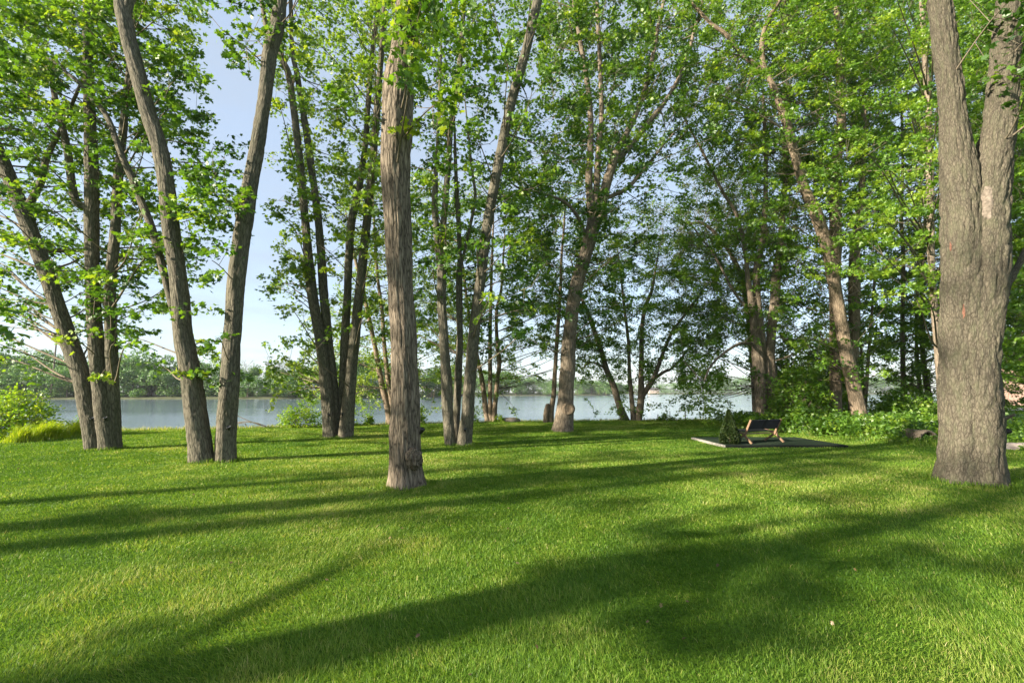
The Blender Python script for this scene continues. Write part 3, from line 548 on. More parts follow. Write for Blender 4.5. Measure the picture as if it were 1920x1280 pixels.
# ------------------------------------------------------------------ parts of the traced trees
def blob(c, rad, amp, freq, seed, nu=40, nv=26):
    th = np.linspace(0, 2 * np.pi, nu, endpoint=False); ph = np.linspace(.02, np.pi - .02, nv); T, Q = np.meshgrid(th, ph)
    d = np.stack([np.sin(Q) * np.cos(T), np.sin(Q) * np.sin(T), np.cos(Q)], -1)
    r = 1 + amp * 2 * (vn3(d * freq + seed, seed) - .5) + amp * (1 - np.abs(2 * vn3(d * freq * 2.3, seed + 1) - 1) - .5)
    V = np.asarray(c) + d * r[..., None] * np.asarray(rad); i = np.arange(nv - 1)[:, None] * nu; j = np.arange(nu)[None]
    return V.reshape(-1, 3), [np.stack([i + j, i + nu + j, i + nu + (j + 1) % nu, i + (j + 1) % nu], -1).reshape(-1, 4)], (d * .2).reshape(-1, 3)
V, F, bc = blob(P(777, 859, 7.76), (.125, .085, .16), .24, 4.0, 3); mesh('burl', V, F, BARK_D, rootD, {'bark': bc}, True)
# ring shaped healed scar on the scarred maple
n = 48; th = np.linspace(0, 2 * np.pi, n, endpoint=False); prof = [(0.0, .045), (.05, .02), (.07, .05), (.10, .03), (.13, .06), (.17, .05), (.205, .075), (.24, .03), (.27, -.06)]
cF = P(1066, 766, 18.55); V = []
for q, (r, z) in enumerate(prof):
    rr = r * (1 + .06 * np.sin(2 * th + q)); V.append(np.stack([cF[0] + rr * np.cos(th) * .92, np.full(n, cF[1] + .03 - z), cF[2] + rr * np.sin(th)], -1))
V = np.vstack(V); i = np.arange(len(prof) - 1)[:, None] * n; j = np.arange(n)[None]
mesh('healed_scar', V, [np.stack([i + j, i + (j + 1) % n, i + n + (j + 1) % n, i + n + j], -1).reshape(-1, 4)], BARK_L, rootF, {'bark': V * .6}, True)
def patch(parent, part, name, mt, poly_c, poly_r, seed, off=.006):
    """a piece of the trunk's own surface lifted a little: bare wood where bark fell off"""
    me = part.data; n = len(me.vertices); co = np.empty(n * 3, np.float32); me.vertices.foreach_get('co', co); co = co.reshape(-1, 3).astype(float) + np.array(parent.location)
    px, py = proj(co); q = np.stack([(px - poly_c[0]) / poly_r[0], (py - poly_c[1]) / poly_r[1]], -1)
    rad = np.linalg.norm(q, axis=1) + .7 * (vn3(co * 9, seed) - .5); inside = (rad < 1) & (co[:, 1] < np.median(co[:, 1]) + .02)
    fs = [list(p.vertices) for p in me.polygons if p.loop_total == 4]; fs = np.array(fs); keep = inside[fs].all(1); fs = fs[keep]
    ids, inv = np.unique(fs, return_inverse=True); nm = np.empty(n * 3, np.float32); me.vertices.foreach_get('normal', nm); nm = nm.reshape(-1, 3)
    return mesh(name, co[ids] + nm[ids] * off, [inv.reshape(-1, 4)], mt, parent, {'bark': co[ids]}, True)
BARE = plain('bare_wood', (.15, .125, .10), .85, 26, .35, .4); REDB = plain('inner_bark', (.15, .075, .052), .9, 30, .4, .4)
patch(rootM, partsM[1], 'bare_wood', BARE, (1850, 385), (13, 36), 3)
patch(rootM, partsM[0], 'inner_bark', REDB, (1807, 580), (3, 16), 4); patch(rootM, partsM[0], 'inner_bark', REDB, (1783, 462), (3, 10), 5)
mb = MB(); a, b = P(1876, 790, 8.35), P(1903, 777, 8.2); V, F, _ = tube(np.array([[*a, .035], [*((a + b) / 2 + [0, 0, .01]), .026], [*b, .016]]), 12, .02, 3, .15); mb.add(V, F)
V, F = twig_tube(a + (b - a) * .7, P(1900, 789, 8.2), .010, .005, n=4, k=6); mb.add(V, F); mb.build('branch_stub', TWIG, rootM, smooth=True)
stump = MB(); V, F, bc = tube(np.array([[*P(1024, 792, 24.7), .16], [*P(1025, 775, 24.7), .15], [*P(1028, 758, 24.75), .12]]), 24, .05, 6, .25, .03, (12, 3)); mesh('stump', V, F, BARK_L, TREES['shore_tree'][0] if False else [o for o in bpy.data.objects if o.get('label', '').startswith('thin sunlit tan')][0], {'bark': bc}, True)

# ------------------------------------------------------------------ lamp fixtures fixed to the trunks
BLACK = plain('black_metal', (.012, .012, .013), .45, 40, .2, .02); GLASSY = plain('lamp_lens', (.06, .065, .07), .3, 40, .1, .0)
def tree_light(px, py, Y, aim, label):
    c = P(px, py, Y); root = empty('tree_light', c, label, 'lamp fixture', 'black lamp fixtures on the trunks'); aim = unit(np.array(aim, float))
    k = 16; th = np.linspace(0, 2 * np.pi, k, endpoint=False); u = unit(np.cross(aim, [.1, .2, 1.0])); v = np.cross(aim, u); prof = [(-.045, .004), (-.045, .020), (-.01, .030), (.03, .042), (.05, .046), (.05, .038), (.038, .036)]
    V = np.vstack([aim * z + r * (np.cos(th)[:, None] * u + np.sin(th)[:, None] * v) for z, r in prof]); i = np.arange(len(prof) - 1)[:, None] * k; j = np.arange(k)[None]
    F = np.stack([i + j, i + (j + 1) % k, i + k + (j + 1) % k, i + k + j], -1).reshape(-1, 4); mesh('housing', V, [F], BLACK, root, local=True, smooth=True)
    V = np.vstack([aim * .037 + .0365 * (np.cos(th)[:, None] * u + np.sin(th)[:, None] * v), aim * .037]); mesh('lens', V, [np.stack([np.arange(k), (np.arange(k) + 1) % k, np.full(k, k)], -1)], GLASSY, root, local=True)
    m2 = MB(); m2.beam(-aim * .03, -aim * .03 + np.array([0, .09, -.015]), .016, .016, (0, 0, 1)); m2.build('bracket', BLACK, root, local=True)
tree_light(790, 808, 7.83, (.5, -.2, .9), 'small black lamp fixture on the right side of the wide central trunk')
tree_light(1888, 810, 8.1, (.8, -.2, .6), 'black lamp fixture low on the right side of the giant double trunk')
tree_light(173, 786, 12.72, (.1, -.5, .85), 'black lamp fixture on the leaning stem of the far left maple')
tree_light(198, 785, 12.75, (.1, -.5, .85), 'black lamp fixture on the upright stem of the far left maple')
tree_light(429, 803, 10.42, (.1, -.5, .85), 'black lamp fixture on the right trunk of the V shaped maple')
tree_light(617, 778, 16.3, (.1, -.5, .85), 'black lamp fixture on the outer left stem of the four stemmed maple')
tree_light(642, 777, 16.3, (.1, -.5, .85), 'black lamp fixture on the right stem of the four stemmed maple')
tree_light(872, 806, 13.78, (.1, -.5, .85), 'black lamp fixture on the right stem of the slim three stemmed maple')

# ------------------------------------------------------------------ shade trees beside and behind the camera
def blob_tree(name, label, cat, x, y, h, rad, crown, seed, leaf, nspray, nper=24, size=(.12, .20), kind='star', bark=BARK_B, group=None, tint=.5, extra=(), spl=(.7, 1.3), lean=(0, 0), crad=(.5, 1.0)):
    rg = np.random.default_rng(seed); z0 = float(ground_z(np.array([x]), np.array([y]))[0]); root = empty(name, (x, y, z0), label, cat, group); root['kind'] = 'thing'
    k = np.linspace(0, 1, 8); pts = np.stack([x + lean[0] * k + .25 * rad * rg.normal(0, 1, 8) * k * 3, y + lean[1] * k + .25 * rad * rg.normal(0, 1, 8) * k * 3, z0 + h * k, rad * (1 - .8 * k)], -1); pts[0, 2] -= .25
    V, F, bc = tube(pts, 28, .12, seed, .07, 0, flare=.2, ground=z0); mesh('trunk', V, F, bark, root, {'bark': bc}, True)
    sp = []
    for (cx, cy, cz, rx, ry, rz, wgt) in crown:
        n = int(nspray * wgt); d = unit(rg.normal(0, 1, (n, 3))) * (rg.uniform(crad[0], crad[1], n) ** .6)[:, None]; sp.append(np.array([x + cx, y + cy, z0 + cz]) + d * np.array([rx, ry, rz]))
    for q in extra: sp.append(np.atleast_2d(q))
    sp = np.vstack(sp); c = catmull(pts, .4)
    nn = np.array([c[np.argmin(np.linalg.norm(c[:, :3] - s - np.array([0, 0, -1.0]), axis=1)), :3] for s in sp]); O = sp - nn; O[:, 2] = np.clip(O[:, 2], -.4, .4); O = unit(O + rg.normal(0, .5, O.shape) * np.array([1, 1, .4])); L_ = rg.uniform(*spl, len(sp))
    branchwork(root, sp, O, L_, c[1:, :3], c[1:, 3], rg, 2.2); crown_mesh('crown', sp, O, L_, nper, size, kind, leaf, root, rg, tint)
    return root
NEAR_SPRAYS = [P(x, y, d) for x, y, d in ((-130, 405, 2.7), (-125, 480, 2.8), (-30, 600, 4.6), (-60, 640, 4.6), (-40, 560, 5.2), (0, 622, 5.6))]
blob_tree('maple_tree', 'young maple just outside the left border whose low leafy branches reach into the frame', 'tree', -6.2, .75, 6.0, .24,
          [(0, 0, 4.6, 1.7, 1.6, 1.5, .5), (.6, -.1, 3.0, 1.3, .9, .5, .25)], 41, LEAF, 110, 20, (.10, .15), 'maple', spl=(.35, .6), extra=NEAR_SPRAYS, group='shade trees beside the camera')
for i, (x, y, h, r_, cz, rr, wgt) in enumerate(((-13.2, 2.0, 15, .34, 8.0, 2.6, .55), (-10.8, 3.0, 13, .22, 8.2, 2.2, .5), (-18.5, 1.2, 14, .26, 9.5, 2.2, .5), (-10.5, -1.4, 16, .36, 9.4, 3.2, .62), (-8.0, -6.5, 14, .34, 7.5, 3.0, .8), (-16.6, -.8, 15, .3, 9.4, 3.4, .75))):
    blob_tree('shade_tree', ['shade tree outside the left border, nearest the far left maple', 'slim shade tree just outside the left border', 'slim shade tree farther out beyond the left border', 'tall shade tree behind the camera to the left', 'shade tree farthest behind the camera', 'shade tree between the slim ones and the tall one beyond the left border'][i], 'tree', x, y, h, r_,
              [(0, 0, cz, rr, rr, rr, .7), (0, 0, cz - 3, rr * .6, rr * .6, 1.6, .3), (.2, .1, 2.6, .75, .75, 1.5, .16)], 50 + i, LEAF, int(60 * wgt), 22, (.18, .30), group='shade trees beside the camera')  # unseen trees set for the shade they cast; low clump added to feather it

# ------------------------------------------------------------------ shrubs and ground plants
def shrub(name, label, cat, x, y, rx, ry, h, n, leaf, kind='oval', size=(.06, .11), seed=1, tint=.5, group=None, z=None, stems=7, top=.0):
    rg = np.random.default_rng(seed); z0 = float(ground_z(np.array([x]), np.array([y]))[0]) if z is None else z; root = empty(name, (x, y, z0), label, cat, group); root['kind'] = 'thing'
    d = unit(rg.normal(0, 1, (n, 3))); d[:, 2] = np.abs(d[:, 2]); rr = rg.uniform(.45, 1, n) ** .5; lob = .75 + .5 * vn3(d * 2.2 + seed, seed)
    sp = np.array([x, y, z0]) + d * (rr * lob)[:, None] * np.array([rx, ry, h])
    sp[:, 2] = np.maximum(sp[:, 2], z0 + .06); O = unit(d + rg.normal(0, .4, d.shape)); L_ = rg.uniform(.22, .42, n) * min(1.6, max(.6, h))
    mb = MB(); 
    for k in range(stems):
        e = np.array([x, y, z0]) + d[k] * np.array([rx, ry, h]) * .75; V, F = twig_tube(np.array([x + d[k, 0] * .1, y + d[k, 1] * .1, z0 - .05]), e, .022, .008, n=5, k=5); mb.add(V, F)
    for s in range(stems, n, 2):
        b = np.array([x, y, z0 + .1]) + d[s] * np.array([rx, ry, h]) * .3; V, F = twig_tube(b, sp[s], .008, .004, n=3, k=3); mb.add(V, F)
    mb.build('stems', TWIG, root, smooth=True); crown_mesh('foliage', sp, O, L_, 16, size, kind, leaf, root, rg, tint, wide=.3, flat=.2); return root
gp = G(8, 828); shrub('bush', 'bright yellow green bush at the left border beside the water', 'bush', gp[0] - 1.5, gp[1] + 1.6, 1.6, 1.0, 1.42, 420, LEAF_Y, 'oval', (.08, .14), 61, .55)
gp = G(588, 797); shrub('bush', 'pale green bush at the bank left of the four stemmed maple', 'bush', gp[0], min(gp[1] + .4, float(shore_y(gp[0])) - .45), .95, .6, 1.1, 190, LEAF_Y, 'oval', (.06, .11), 62, .45)
for i, (px, py, r_, h, lab) in enumerate(((290, 799, .3, .55, 'small upright yellow green weed between the far left maple and the V shaped maple'), (682, 793, .42, .6, 'leafy weed at the bank right of the four stemmed maple'), (716, 792, .22, .45, 'small weed beside the foot of the sunlit leaning tree'), (797, 792, .25, .7, 'thin dark weed just right of the wide central trunk'), (938, 788, .3, .30, 'low green tuft at the foot of the young three stemmed tree'), (895, 786, .3, .75, 'dark leafed weed left of the young three stemmed tree'), (1160, 788, .3, .75, 'leafy sucker left of the low spreading shore tree'), (1240, 787, .45, .28, 'low scrubby weed right of the low spreading shore tree'))):
    gp = G(px, py); shrub('weed', lab, 'weed', gp[0], min(gp[1], float(shore_y(gp[0])) - .35), r_, r_, h * 1.2, 44, LEAF_Y if i in (0, 1, 2, 4) else LEAF_D, 'oval', (.06, .11), 70 + i, .5, 'weeds along the bank', stems=5)
UND = 'shrubs under the right hand trees'
for i, (x, y, rx, ry, h, n, lab) in enumerate(((11.7, 19.9, 1.3, 1.2, 2.5, 360, 'dark bushy shrub right behind the bench, left of the leaning tan trunk'), (12.7, 22.5, 1.3, 1.2, 3.6, 420, 'tall dark shrub behind the bench shrub'), (10.9, 18.3, .9, .8, 1.0, 200, 'low leafy shrub just right of the bench back'),
        (16.4, 20.6, 1.3, 1.2, 1.5, 300, 'rounded green shrub right of the leaning tan trunk'), (19.0, 23.5, 1.6, 1.3, 1.7, 320, 'green shrub in front of the dark split trunk'), (18.0, 27.5, 1.7, 1.5, 4.6, 420, 'tall dark shrub between the two slim woodland trunks'), (21.5, 33.0, 2.0, 1.5, 5.5, 420, 'tall sunlit shrub at the back beside the giant double trunk'))):
    shrub('shrub', lab, 'shrub', x, y, rx, ry, h, n, LEAF_D if i != 6 else LEAF_Y, 'star', (.10, .17), 80 + i, .42 if i != 6 else .5, UND)
# ferns and other ground cover nobody could count
rg = np.random.default_rng(99); n = 1500; x = rg.uniform(9.8, 17.5, n); y = rg.uniform(13.2, 24, n); fr = np.interp(x, [9.6, 10.2, 10.6, 11.8, 14, 17.5], [21, 18.2, 15.2, 13.6, 13.4, 14.5]) + .7 * (vn2(x * 1.5, x * 0, 5) - .5); ok = (y > fr)
x, y, fr = x[ok], y[ok], fr[ok]; hh = .12 + .5 * np.clip((y - fr) / 1.2, 0, 1) * (.6 + .6 * vn2(x, y, 8)); sp = np.stack([x, y, hh * rg.uniform(.5, 1.1, len(x))], -1); az = rg.uniform(0, 6.28, len(x))
O = np.stack([np.cos(az), np.sin(az), .25 + 0 * az], -1); o = crown_mesh('undergrowth', sp, unit(O), rg.uniform(.35, .7, len(x)), 24, (.09, .16), 'star', LEAF_D, None, rg, .40, wide=.28, flat=.16, droop=.35)
tag(o, 'green fern like ground cover at the foot of the right hand trees', 'ground cover', kind='stuff')
# tall lake edge grass
def tall_grass(name, pts, n, h, seed, label, mt=TALLG, tint=.45):
    rg = np.random.default_rng(seed); pts = np.array(pts); k = rg.integers(0, len(pts), n); x = pts[k, 0] + rg.normal(0, 1, n) * pts[k, 2]; y = pts[k, 1] + rg.normal(0, 1, n) * pts[k, 3]
    z = np.maximum(ground_z(x, y), WATER_Z + .02) - .02; dd = np.hypot((x - pts[k, 0]) / pts[k, 2], (y - pts[k, 1]) / pts[k, 3]); hh = rg.uniform(.45, 1.0, n) * h * np.clip(1.15 - .38 * dd, .25, 1.1); az = rg.uniform(0, 6.28, n); b = np.stack([np.cos(az), np.sin(az)], -1) * rg.uniform(.2, .75, n)[:, None]
    fa = az + 1.57; s = np.stack([np.cos(fa), np.sin(fa), 0 * fa], -1) * .007; base = np.stack([x, y, z], -1); m1 = base + np.concatenate([b * (hh * .3)[:, None], (hh * .65)[:, None]], 1); tp = base + np.concatenate([b * hh[:, None], (hh * .92)[:, None]], 1)
    V = np.stack([base - s, base + s, m1 - s * .8, m1 + s * .8, tp], 1).reshape(-1, 3); q = np.arange(n)[:, None] * 5
    o = mesh(name, V, [q + np.array([[0, 1, 3, 2]]), q + np.array([[2, 3, 4]])], mt, None, {'tint': np.repeat(np.clip(tint + rg.normal(0, .2, n), 0, 1), 5)}); tag(o, label, 'grass', kind='stuff')
tall_grass('edge_grass', [(x, float(np.interp(x, [9.6, 10.2, 10.6, 11.8, 14, 17.5], [21, 18.2, 15.2, 13.6, 13.4, 14.5])) + .15, .25, .2) for x in np.linspace(9.7, 16, 30)], 5000, .30, 8, 'rough grass along the front of the right hand ground cover', GRASS, .4)
a, b = G(62, 826), G(135, 818); tall_grass('tall_grass', [(*((a + (b - a) * t)[:2] + [0, .25 * math.sin(t * 9)]), .17, .2) for t in (-.12, .05, .14, .36, .42, .66, .9, 1.02)], 6000, .72, 5, 'bright yellow green long grass between the left bush and the far left maple')
tall_grass('bank_grass', [(x, float(shore_y(np.array(x))) - .1, .5, .22) for x in np.linspace(-15.5, 13, 46)], 11000, .24, 6, 'rough unmown grass along the lawn edge', GRASS, .78)

# uncut grass round the foot of every trunk, and a few fallen leaves
def trunk_ring():
    rg = np.random.default_rng(17); pts = []
    for o in bpy.data.objects:
        if o.parent and o.name.startswith('trunk') and o.parent.location[1] < 24 and o.parent.location[1] > 5:
            n = len(o.data.vertices); co = np.empty(n * 3, np.float32); o.data.vertices.foreach_get('co', co); co = co.reshape(-1, 3) + np.array(o.parent.location); low = co[(co[:, 2] > -.05) & (co[:, 2] < .1)]
            if not len(low): continue
            c = low[:, :2].mean(0); r = np.linalg.norm(low[:, :2] - c, axis=1).max(); m_ = int(900 * r + 160); az = rg.uniform(0, 6.28, m_); rr = r * rg.uniform(.93, 1.02, m_) + np.abs(rg.normal(0, .05, m_)); pts.append(np.stack([c[0] + rr * np.cos(az), c[1] + rr * np.sin(az)], -1))
    p = np.vstack(pts); n = len(p); x, y = p.T; z = ground_z(x, y) - .01; hh = rg.uniform(.05, .13, n) * (.6 + .8 * vn2(x * 6, y * 6, 3)); az = rg.uniform(0, 6.28, n); b = np.stack([np.cos(az), np.sin(az)], -1) * rg.uniform(.1, .9, n)[:, None]
    fa = az + 1.57; s_ = np.stack([np.cos(fa), np.sin(fa), 0 * fa], -1) * .004; base = np.stack([x, y, z], -1); m1 = base + np.concatenate([b * (hh * .3)[:, None], (hh * .65)[:, None]], 1); tp = base + np.concatenate([b * hh[:, None], (hh * .92)[:, None]], 1)
    V = np.stack([base - s_, base + s_, m1 - s_ * .8, m1 + s_ * .8, tp], 1).reshape(-1, 3); q = np.arange(n)[:, None] * 5
    o = mesh('trunk_grass', V, [q + np.array([[0, 1, 3, 2]]), q + np.array([[2, 3, 4]])], GRASS, None, {'tint': np.repeat(np.clip(.35 + rg.normal(0, .2, n), 0, 1), 5)}); tag(o, 'longer uncut grass round the feet of the trunks', 'grass', kind='stuff')
    n = 110; d = 2.4 + 16 * rg.random(n) ** 1.4; x = d * np.tan(rg.uniform(-R(46), R(46), n)); C = np.stack([x, d, ground_z(x, d) + rg.uniform(.02, .045, n)], -1)
    V, F, k = leaves(C, rg.normal(0, .4, (n, 3)) + [0, 0, 1], rg.normal(0, 1, (n, 3)), rg.uniform(.018, .040, n), 'maple'); o = mesh('fallen_leaves', V, [F], leaf_mat('dry_leaf', [(0, (.10, .06, .03)), (.6, (.20, .13, .06)), (1, (.28, .22, .10))], trans=.2), None, {'tint': np.repeat(rg.random(n), k)}); tag(o, 'scattered small dry leaves on the lawn', 'fallen leaves', kind='stuff')
trunk_ring()

# ------------------------------------------------------------------ bench, pad and conifer
WOOD = plain('oiled_wood', (.21, .130, .080), .5, 22, .3, .1); STRAP = plain('black_webbing', (.010, .011, .012), .6, 60, .3, .2); PADG = plain('outdoor_carpet', (.020, .034, .018), .95, 60, .35, .3); PADE = plain('dark_edging', (.012, .014, .012), .8, 20, .3); STONE = plain('pale_stone', (.28, .26, .225), .9, 14, .3, .5)
pad = empty('patio_pad', ((PAD[0] + PAD[1]) / 2, (PAD[2] + PAD[3]) / 2, 0), 'low dark green carpeted pad under the black bench', 'patio pad')
MB().box(((PAD[0] + PAD[1]) / 2, (PAD[2] + PAD[3]) / 2, .035), (PAD[1] - PAD[0] - .1, PAD[3] - PAD[2] - .1, .075), 0, .006).build('carpet', PADG, pad)
MB().box(((PAD[0] + PAD[1]) / 2, PAD[2] + .022, .032), (PAD[1] - PAD[0], .05, .085), 0, .006).box((PAD[1] - .022, (PAD[2] + PAD[3]) / 2 + .03, .032), (.05, PAD[3] - PAD[2] - .06, .083), 0, .006).build('edging_board', PADE, pad)
for k in range(9):
    q = rng.normal(0, .008, 2); MB().box((PAD[0] + .01 + q[0], PAD[2] + .17 + k * .275, .025), (.10 + q[1], .262, .075), q[0] * 3, .016).build('edging_stone', STONE, pad)
bx = G(1405, 831, .075); ang = math.atan2(.38, .925); bench = empty('lounge_bench', bx, 'black strapped two seat lounge bench with slanted wooden legs', 'bench', rz=ang)
WB = 1.18; T_ = (-.10, .66); Nn = (.12, .27); FRT = (.60, .345); RL = (-.12, 0.0); FL = (.50, 0.0)
for sxx in (0, 1):
    X0 = sxx * WB; out = (-1 if sxx == 0 else 1)
    MB().beam((X0, Nn[0] + .012, Nn[1] - .03), (X0, T_[0], T_[1]), .035, .058).build('back_post', WOOD, bench, local=True)
    MB().beam((X0 + out * .038, Nn[0] - .05, Nn[1] - .02), (X0 + out * .038, FRT[0], FRT[1]), .034, .05).build('seat_rail', WOOD, bench, local=True)
    MB().beam((X0 + out * .038, Nn[0] + .06, Nn[1] + .004), (X0 + out * .038 * .99, RL[0], RL[1]), .036, .052).build('leg', WOOD, bench, local=True)
    MB().beam((X0 + out * .001, Nn[0] - .02, Nn[1] - .012), (X0 + out * .001, FL[0], FL[1]), .033, .050).build('leg', WOOD, bench, local=True)
def lerp2(a, b, t): return (a[0] + (b[0] - a[0]) * t, a[1] + (b[1] - a[1]) * t)
bk = MB()
for k in range(13):                       # horizontal straps woven round the posts
    p = lerp2(Nn, T_, .30 + .70 * (k + .5) / 13); bk.beam((.02, p[0] - .012, p[1]), (WB - .02, p[0] - .012, p[1]), .006, .0235, (0, 1, -.55))
for k in range(2):
    p0, p1 = lerp2(Nn, T_, .29), lerp2(Nn, T_, 1.0); xx = WB * (.5 if k else .5); bk.beam((xx + (k - .5) * .05, p0[0] - .02, p0[1]), (xx + (k - .5) * .05, p1[0] - .02, p1[1]), .04, .005)
bk.build('back_webbing', STRAP, bench, local=True)
stt = MB()
for k in range(15):
    p = lerp2((Nn[0] + .03, Nn[1] + .03), FRT, (k + .5) / 15); stt.beam((.015, p[0], p[1] + .005), (WB - .015, p[0], p[1] + .005), .031, .006, (0, 1, .15))
stt.build('seat_webbing', STRAP, bench, local=True)
for (yy, zz, nm) in ((T_[0] + .004, T_[1] - .012, 'top_rail'), (Nn[0] + .04, Nn[1] - .01, 'crossbar'), (FRT[0] - .02, FRT[1] - .035, 'crossbar')):
    MB().beam((.018, yy, zz), (WB - .018, yy, zz), .03, .028, (0, 1, 0)).build(nm, BLACK if nm == 'top_rail' else WOOD, bench, local=True)
# cone shaped conifer
gp = G(1369, 836); rg = np.random.default_rng(7); cone = empty('arborvitae', gp, 'small dark cone shaped evergreen shrub beside the black bench', 'conifer'); n = 9000
t = rg.random(n) ** .75; prof = np.interp(t, [0, .08, .22, .5, .8, 1], [.17, .26, .285, .20, .085, .012]); az = rg.uniform(0, 6.28, n); rr = prof * rg.uniform(.55, 1.05, n) ** .5 * (.93 + .14 * vn3(np.stack([np.cos(az) * 2.5, np.sin(az) * 2.5, t * 9], -1), 3))
C = gp + np.stack([rr * np.cos(az), rr * np.sin(az), .02 + t * 1.0], -1); od = np.stack([np.cos(az), np.sin(az), 0 * az], -1)
V, F, k = leaves(C, np.cross(od, [0, 0, 1.0]) + rg.normal(0, .5, (n, 3)), od * .55 + np.array([0, 0, 1.0]) + rg.normal(0, .35, (n, 3)), rg.uniform(.04, .07, n), 'star'); mesh('foliage', V, [F], LEAF_C, cone, {'tint': np.repeat(np.clip(rg.normal(.5, .22, n), 0, 1), k)})
V, F, bc = tube(np.array([[*gp, .03], [*(gp + [0, 0, .5]), .022], [*(gp + [0, 0, .95]), .006]]), 10, .05, 2); mesh('trunk', V, F, BARK_K, cone, {'bark': bc}, True)

# ------------------------------------------------------------------ small things at the water edge
ROCK = plain('grey_rock', (.26, .22, .19), .9, 9, .4, .6)
def rock(c, rad, seed, label, name='rock', group=None):
    V, F, _ = blob(c, rad, .22, 1.6, seed, 28, 18); o = mesh(name, V - np.asarray(c), F, ROCK, None, smooth=True); o.location = [float(q) for q in c]; tag(o, label, 'rock', group)
rock(np.array([G(954, 789)[0], float(shore_y(G(954, 789)[0])) - .35, .08]), (.50, .28, .15), 3, 'flat pinkish grey rock at the lawn edge between the two shore trees')
q = G(1925, 843); rock(q + [0, .2, .0], (.55, .35, .16), 9, 'pale grey stone slab on the lawn at the right border')
shrub('weed', 'leafy plant growing over the pale grey stone slab at the right border', 'weed', q[0] - .1, q[1] - .35, .4, .2, .2, 40, LEAF_D, 'oval', (.06, .1), 93, .45, 'weeds along the bank', stems=4)
def dead_branch(px0, py0, seed):
    rg = np.random.default_rng(seed); mb = MB(); root_p = G(px0, py0); root_p[1] = min(root_p[1], float(shore_y(root_p[0])) - .5)
    def grow(p, d, L_, r, lv):
        e = p + d * L_; V, F = twig_tube(p, e, r, r * .6, sag=rg.uniform(-.05, .08) * L_, n=5, k=6); mb.add(V, F)
        if lv < 3:
            for _ in range(3): grow(p + d * L_ * rg.uniform(.4, 1), unit(d + rg.normal(0, .55, 3) * np.array([1, .6, .5])), L_ * rg.uniform(.45, .7), r * .55, lv + 1)
    grow(root_p + [0, .1, .08], unit(np.array([-1, .08, .12])), 1.3, .030, 0); grow(root_p + [-.2, .1, .12], unit(np.array([-.8, .05, .30])), 1.1, .022, 1)
    o = mb.build('dead_branch', TWIG, None, smooth=True); tag(o, 'bare fallen branch at the bank right of the V shaped maple', 'branch')
dead_branch(535, 797, 4)
POST = plain('weathered_post', (.15, .12, .095), .9, 18, .3)
for px, hh, lab in ((1225, .35, 'thin leaning stake at the bank, leftmost of three'), (1249, .52, 'thin upright stake at the bank, middle of three'), (1278, .44, 'thicker short stake at the bank, nearest the cone shaped shrub')):
    gp = G(px, 787); gp[1] = min(gp[1], float(shore_y(gp[0])) - .2); V, F = twig_tube(gp + [0, 0, -.1], gp + [.03 * (px < 1240), 0, hh], .020 if px < 1270 else .03, .017 if px < 1270 else .028, n=4, k=8)
    V = np.vstack([V, V[-8:].mean(0)]); o = mesh('stake', V - gp, F + [np.stack([24 + np.arange(8), 24 + (np.arange(8) + 1) % 8, np.full(8, 32)], -1)], POST, None); o.location = [float(v) for v in gp]; tag(o, lab, 'stake', 'stakes along the bank')
# far right group of garden seats
def garden_chair(px, py, col, label, rz, s=1.0):
    gp = G(px, py); root = empty('garden_chair', gp, label, 'chair', 'plastic garden chairs by the water', rz); m_ = plain('chair_paint_' + str(px), col, .5, 20, .12)
    for k in (-1, 1):
        MB().beam((k * .25 * s, -.28 * s, .0), (k * .25 * s, -.28 * s, .36 * s), .05 * s, .07 * s).build('leg', m_, root, local=True); MB().beam((k * .25 * s, .30 * s, .0), (k * .25 * s, .18 * s, .38 * s), .05 * s, .06 * s).build('leg', m_, root, local=True)
        MB().box((k * .29 * s, -.02 * s, .55 * s), (.11 * s, .66 * s, .03 * s), 0, .008).beam((k * .29 * s, -.24 * s, .36 * s), (k * .29 * s, -.24 * s, .54 * s), .04 * s, .05 * s).build('armrest', m_, root, local=True)
    sl = MB(); 
    for k in range(5): sl.box((0, (-.27 + k * .115) * s, (.40 - k * .022) * s), (.52 * s, .095 * s, .022 * s), 0, .005)
    sl.build('seat', m_, root, local=True); bk = MB()
    for k in range(5): bk.beam(((k - 2) * .098 * s, .20 * s, .28 * s), ((k - 2) * .118 * s, .50 * s, (.98 - .035 * abs(k - 2) ** 1.6) * s), .085 * s, .022 * s)
    bk.build('backrest', m_, root, local=True)
garden_chair(1723, 783, (.85, .13, .035), 'bright orange garden chair beside the dark split trunk', 2.6, .62)
garden_chair(1757, 784, (.62, .05, .07), 'crimson garden chair half hidden by the giant double trunk', 2.4, .95)
gp = G(1708, 783); o = MB(); L2 = 1.0
V, F, _ = blob(gp + [0, .2, .12], (.75, .32, .28), .05, 1.0, 5, 32, 16); boat = empty('upturned_boat', gp, 'dark blue grey upturned boat behind the ferns', 'boat'); mesh('hull', V, F, plain('boat_paint', (.035, .045, .065), .5, 8, .2), boat, smooth=True); MB().beam(gp + [-.72, .2, .40], gp + [.72, .2, .40], .05, .03, (0, 1, 0)).build('keel', plain('keel_paint', (.12, .12, .13), .6), boat)
gp = G(1718, 779); V, F = twig_tube(gp + [0, 0, -.1], gp + [.02, 0, 1.15], .045, .04, n=4, k=10); V = np.vstack([V, V[-10:].mean(0)]); o = mesh('wooden_post', V - gp, F + [np.stack([30 + np.arange(10), 30 + (np.arange(10) + 1) % 10, np.full(10, 40)], -1)], plain('red_brown_post', (.30, .13, .09), .8), None); o.location = [float(v) for v in gp]; tag(o, 'reddish brown post beside the orange garden chair', 'post')
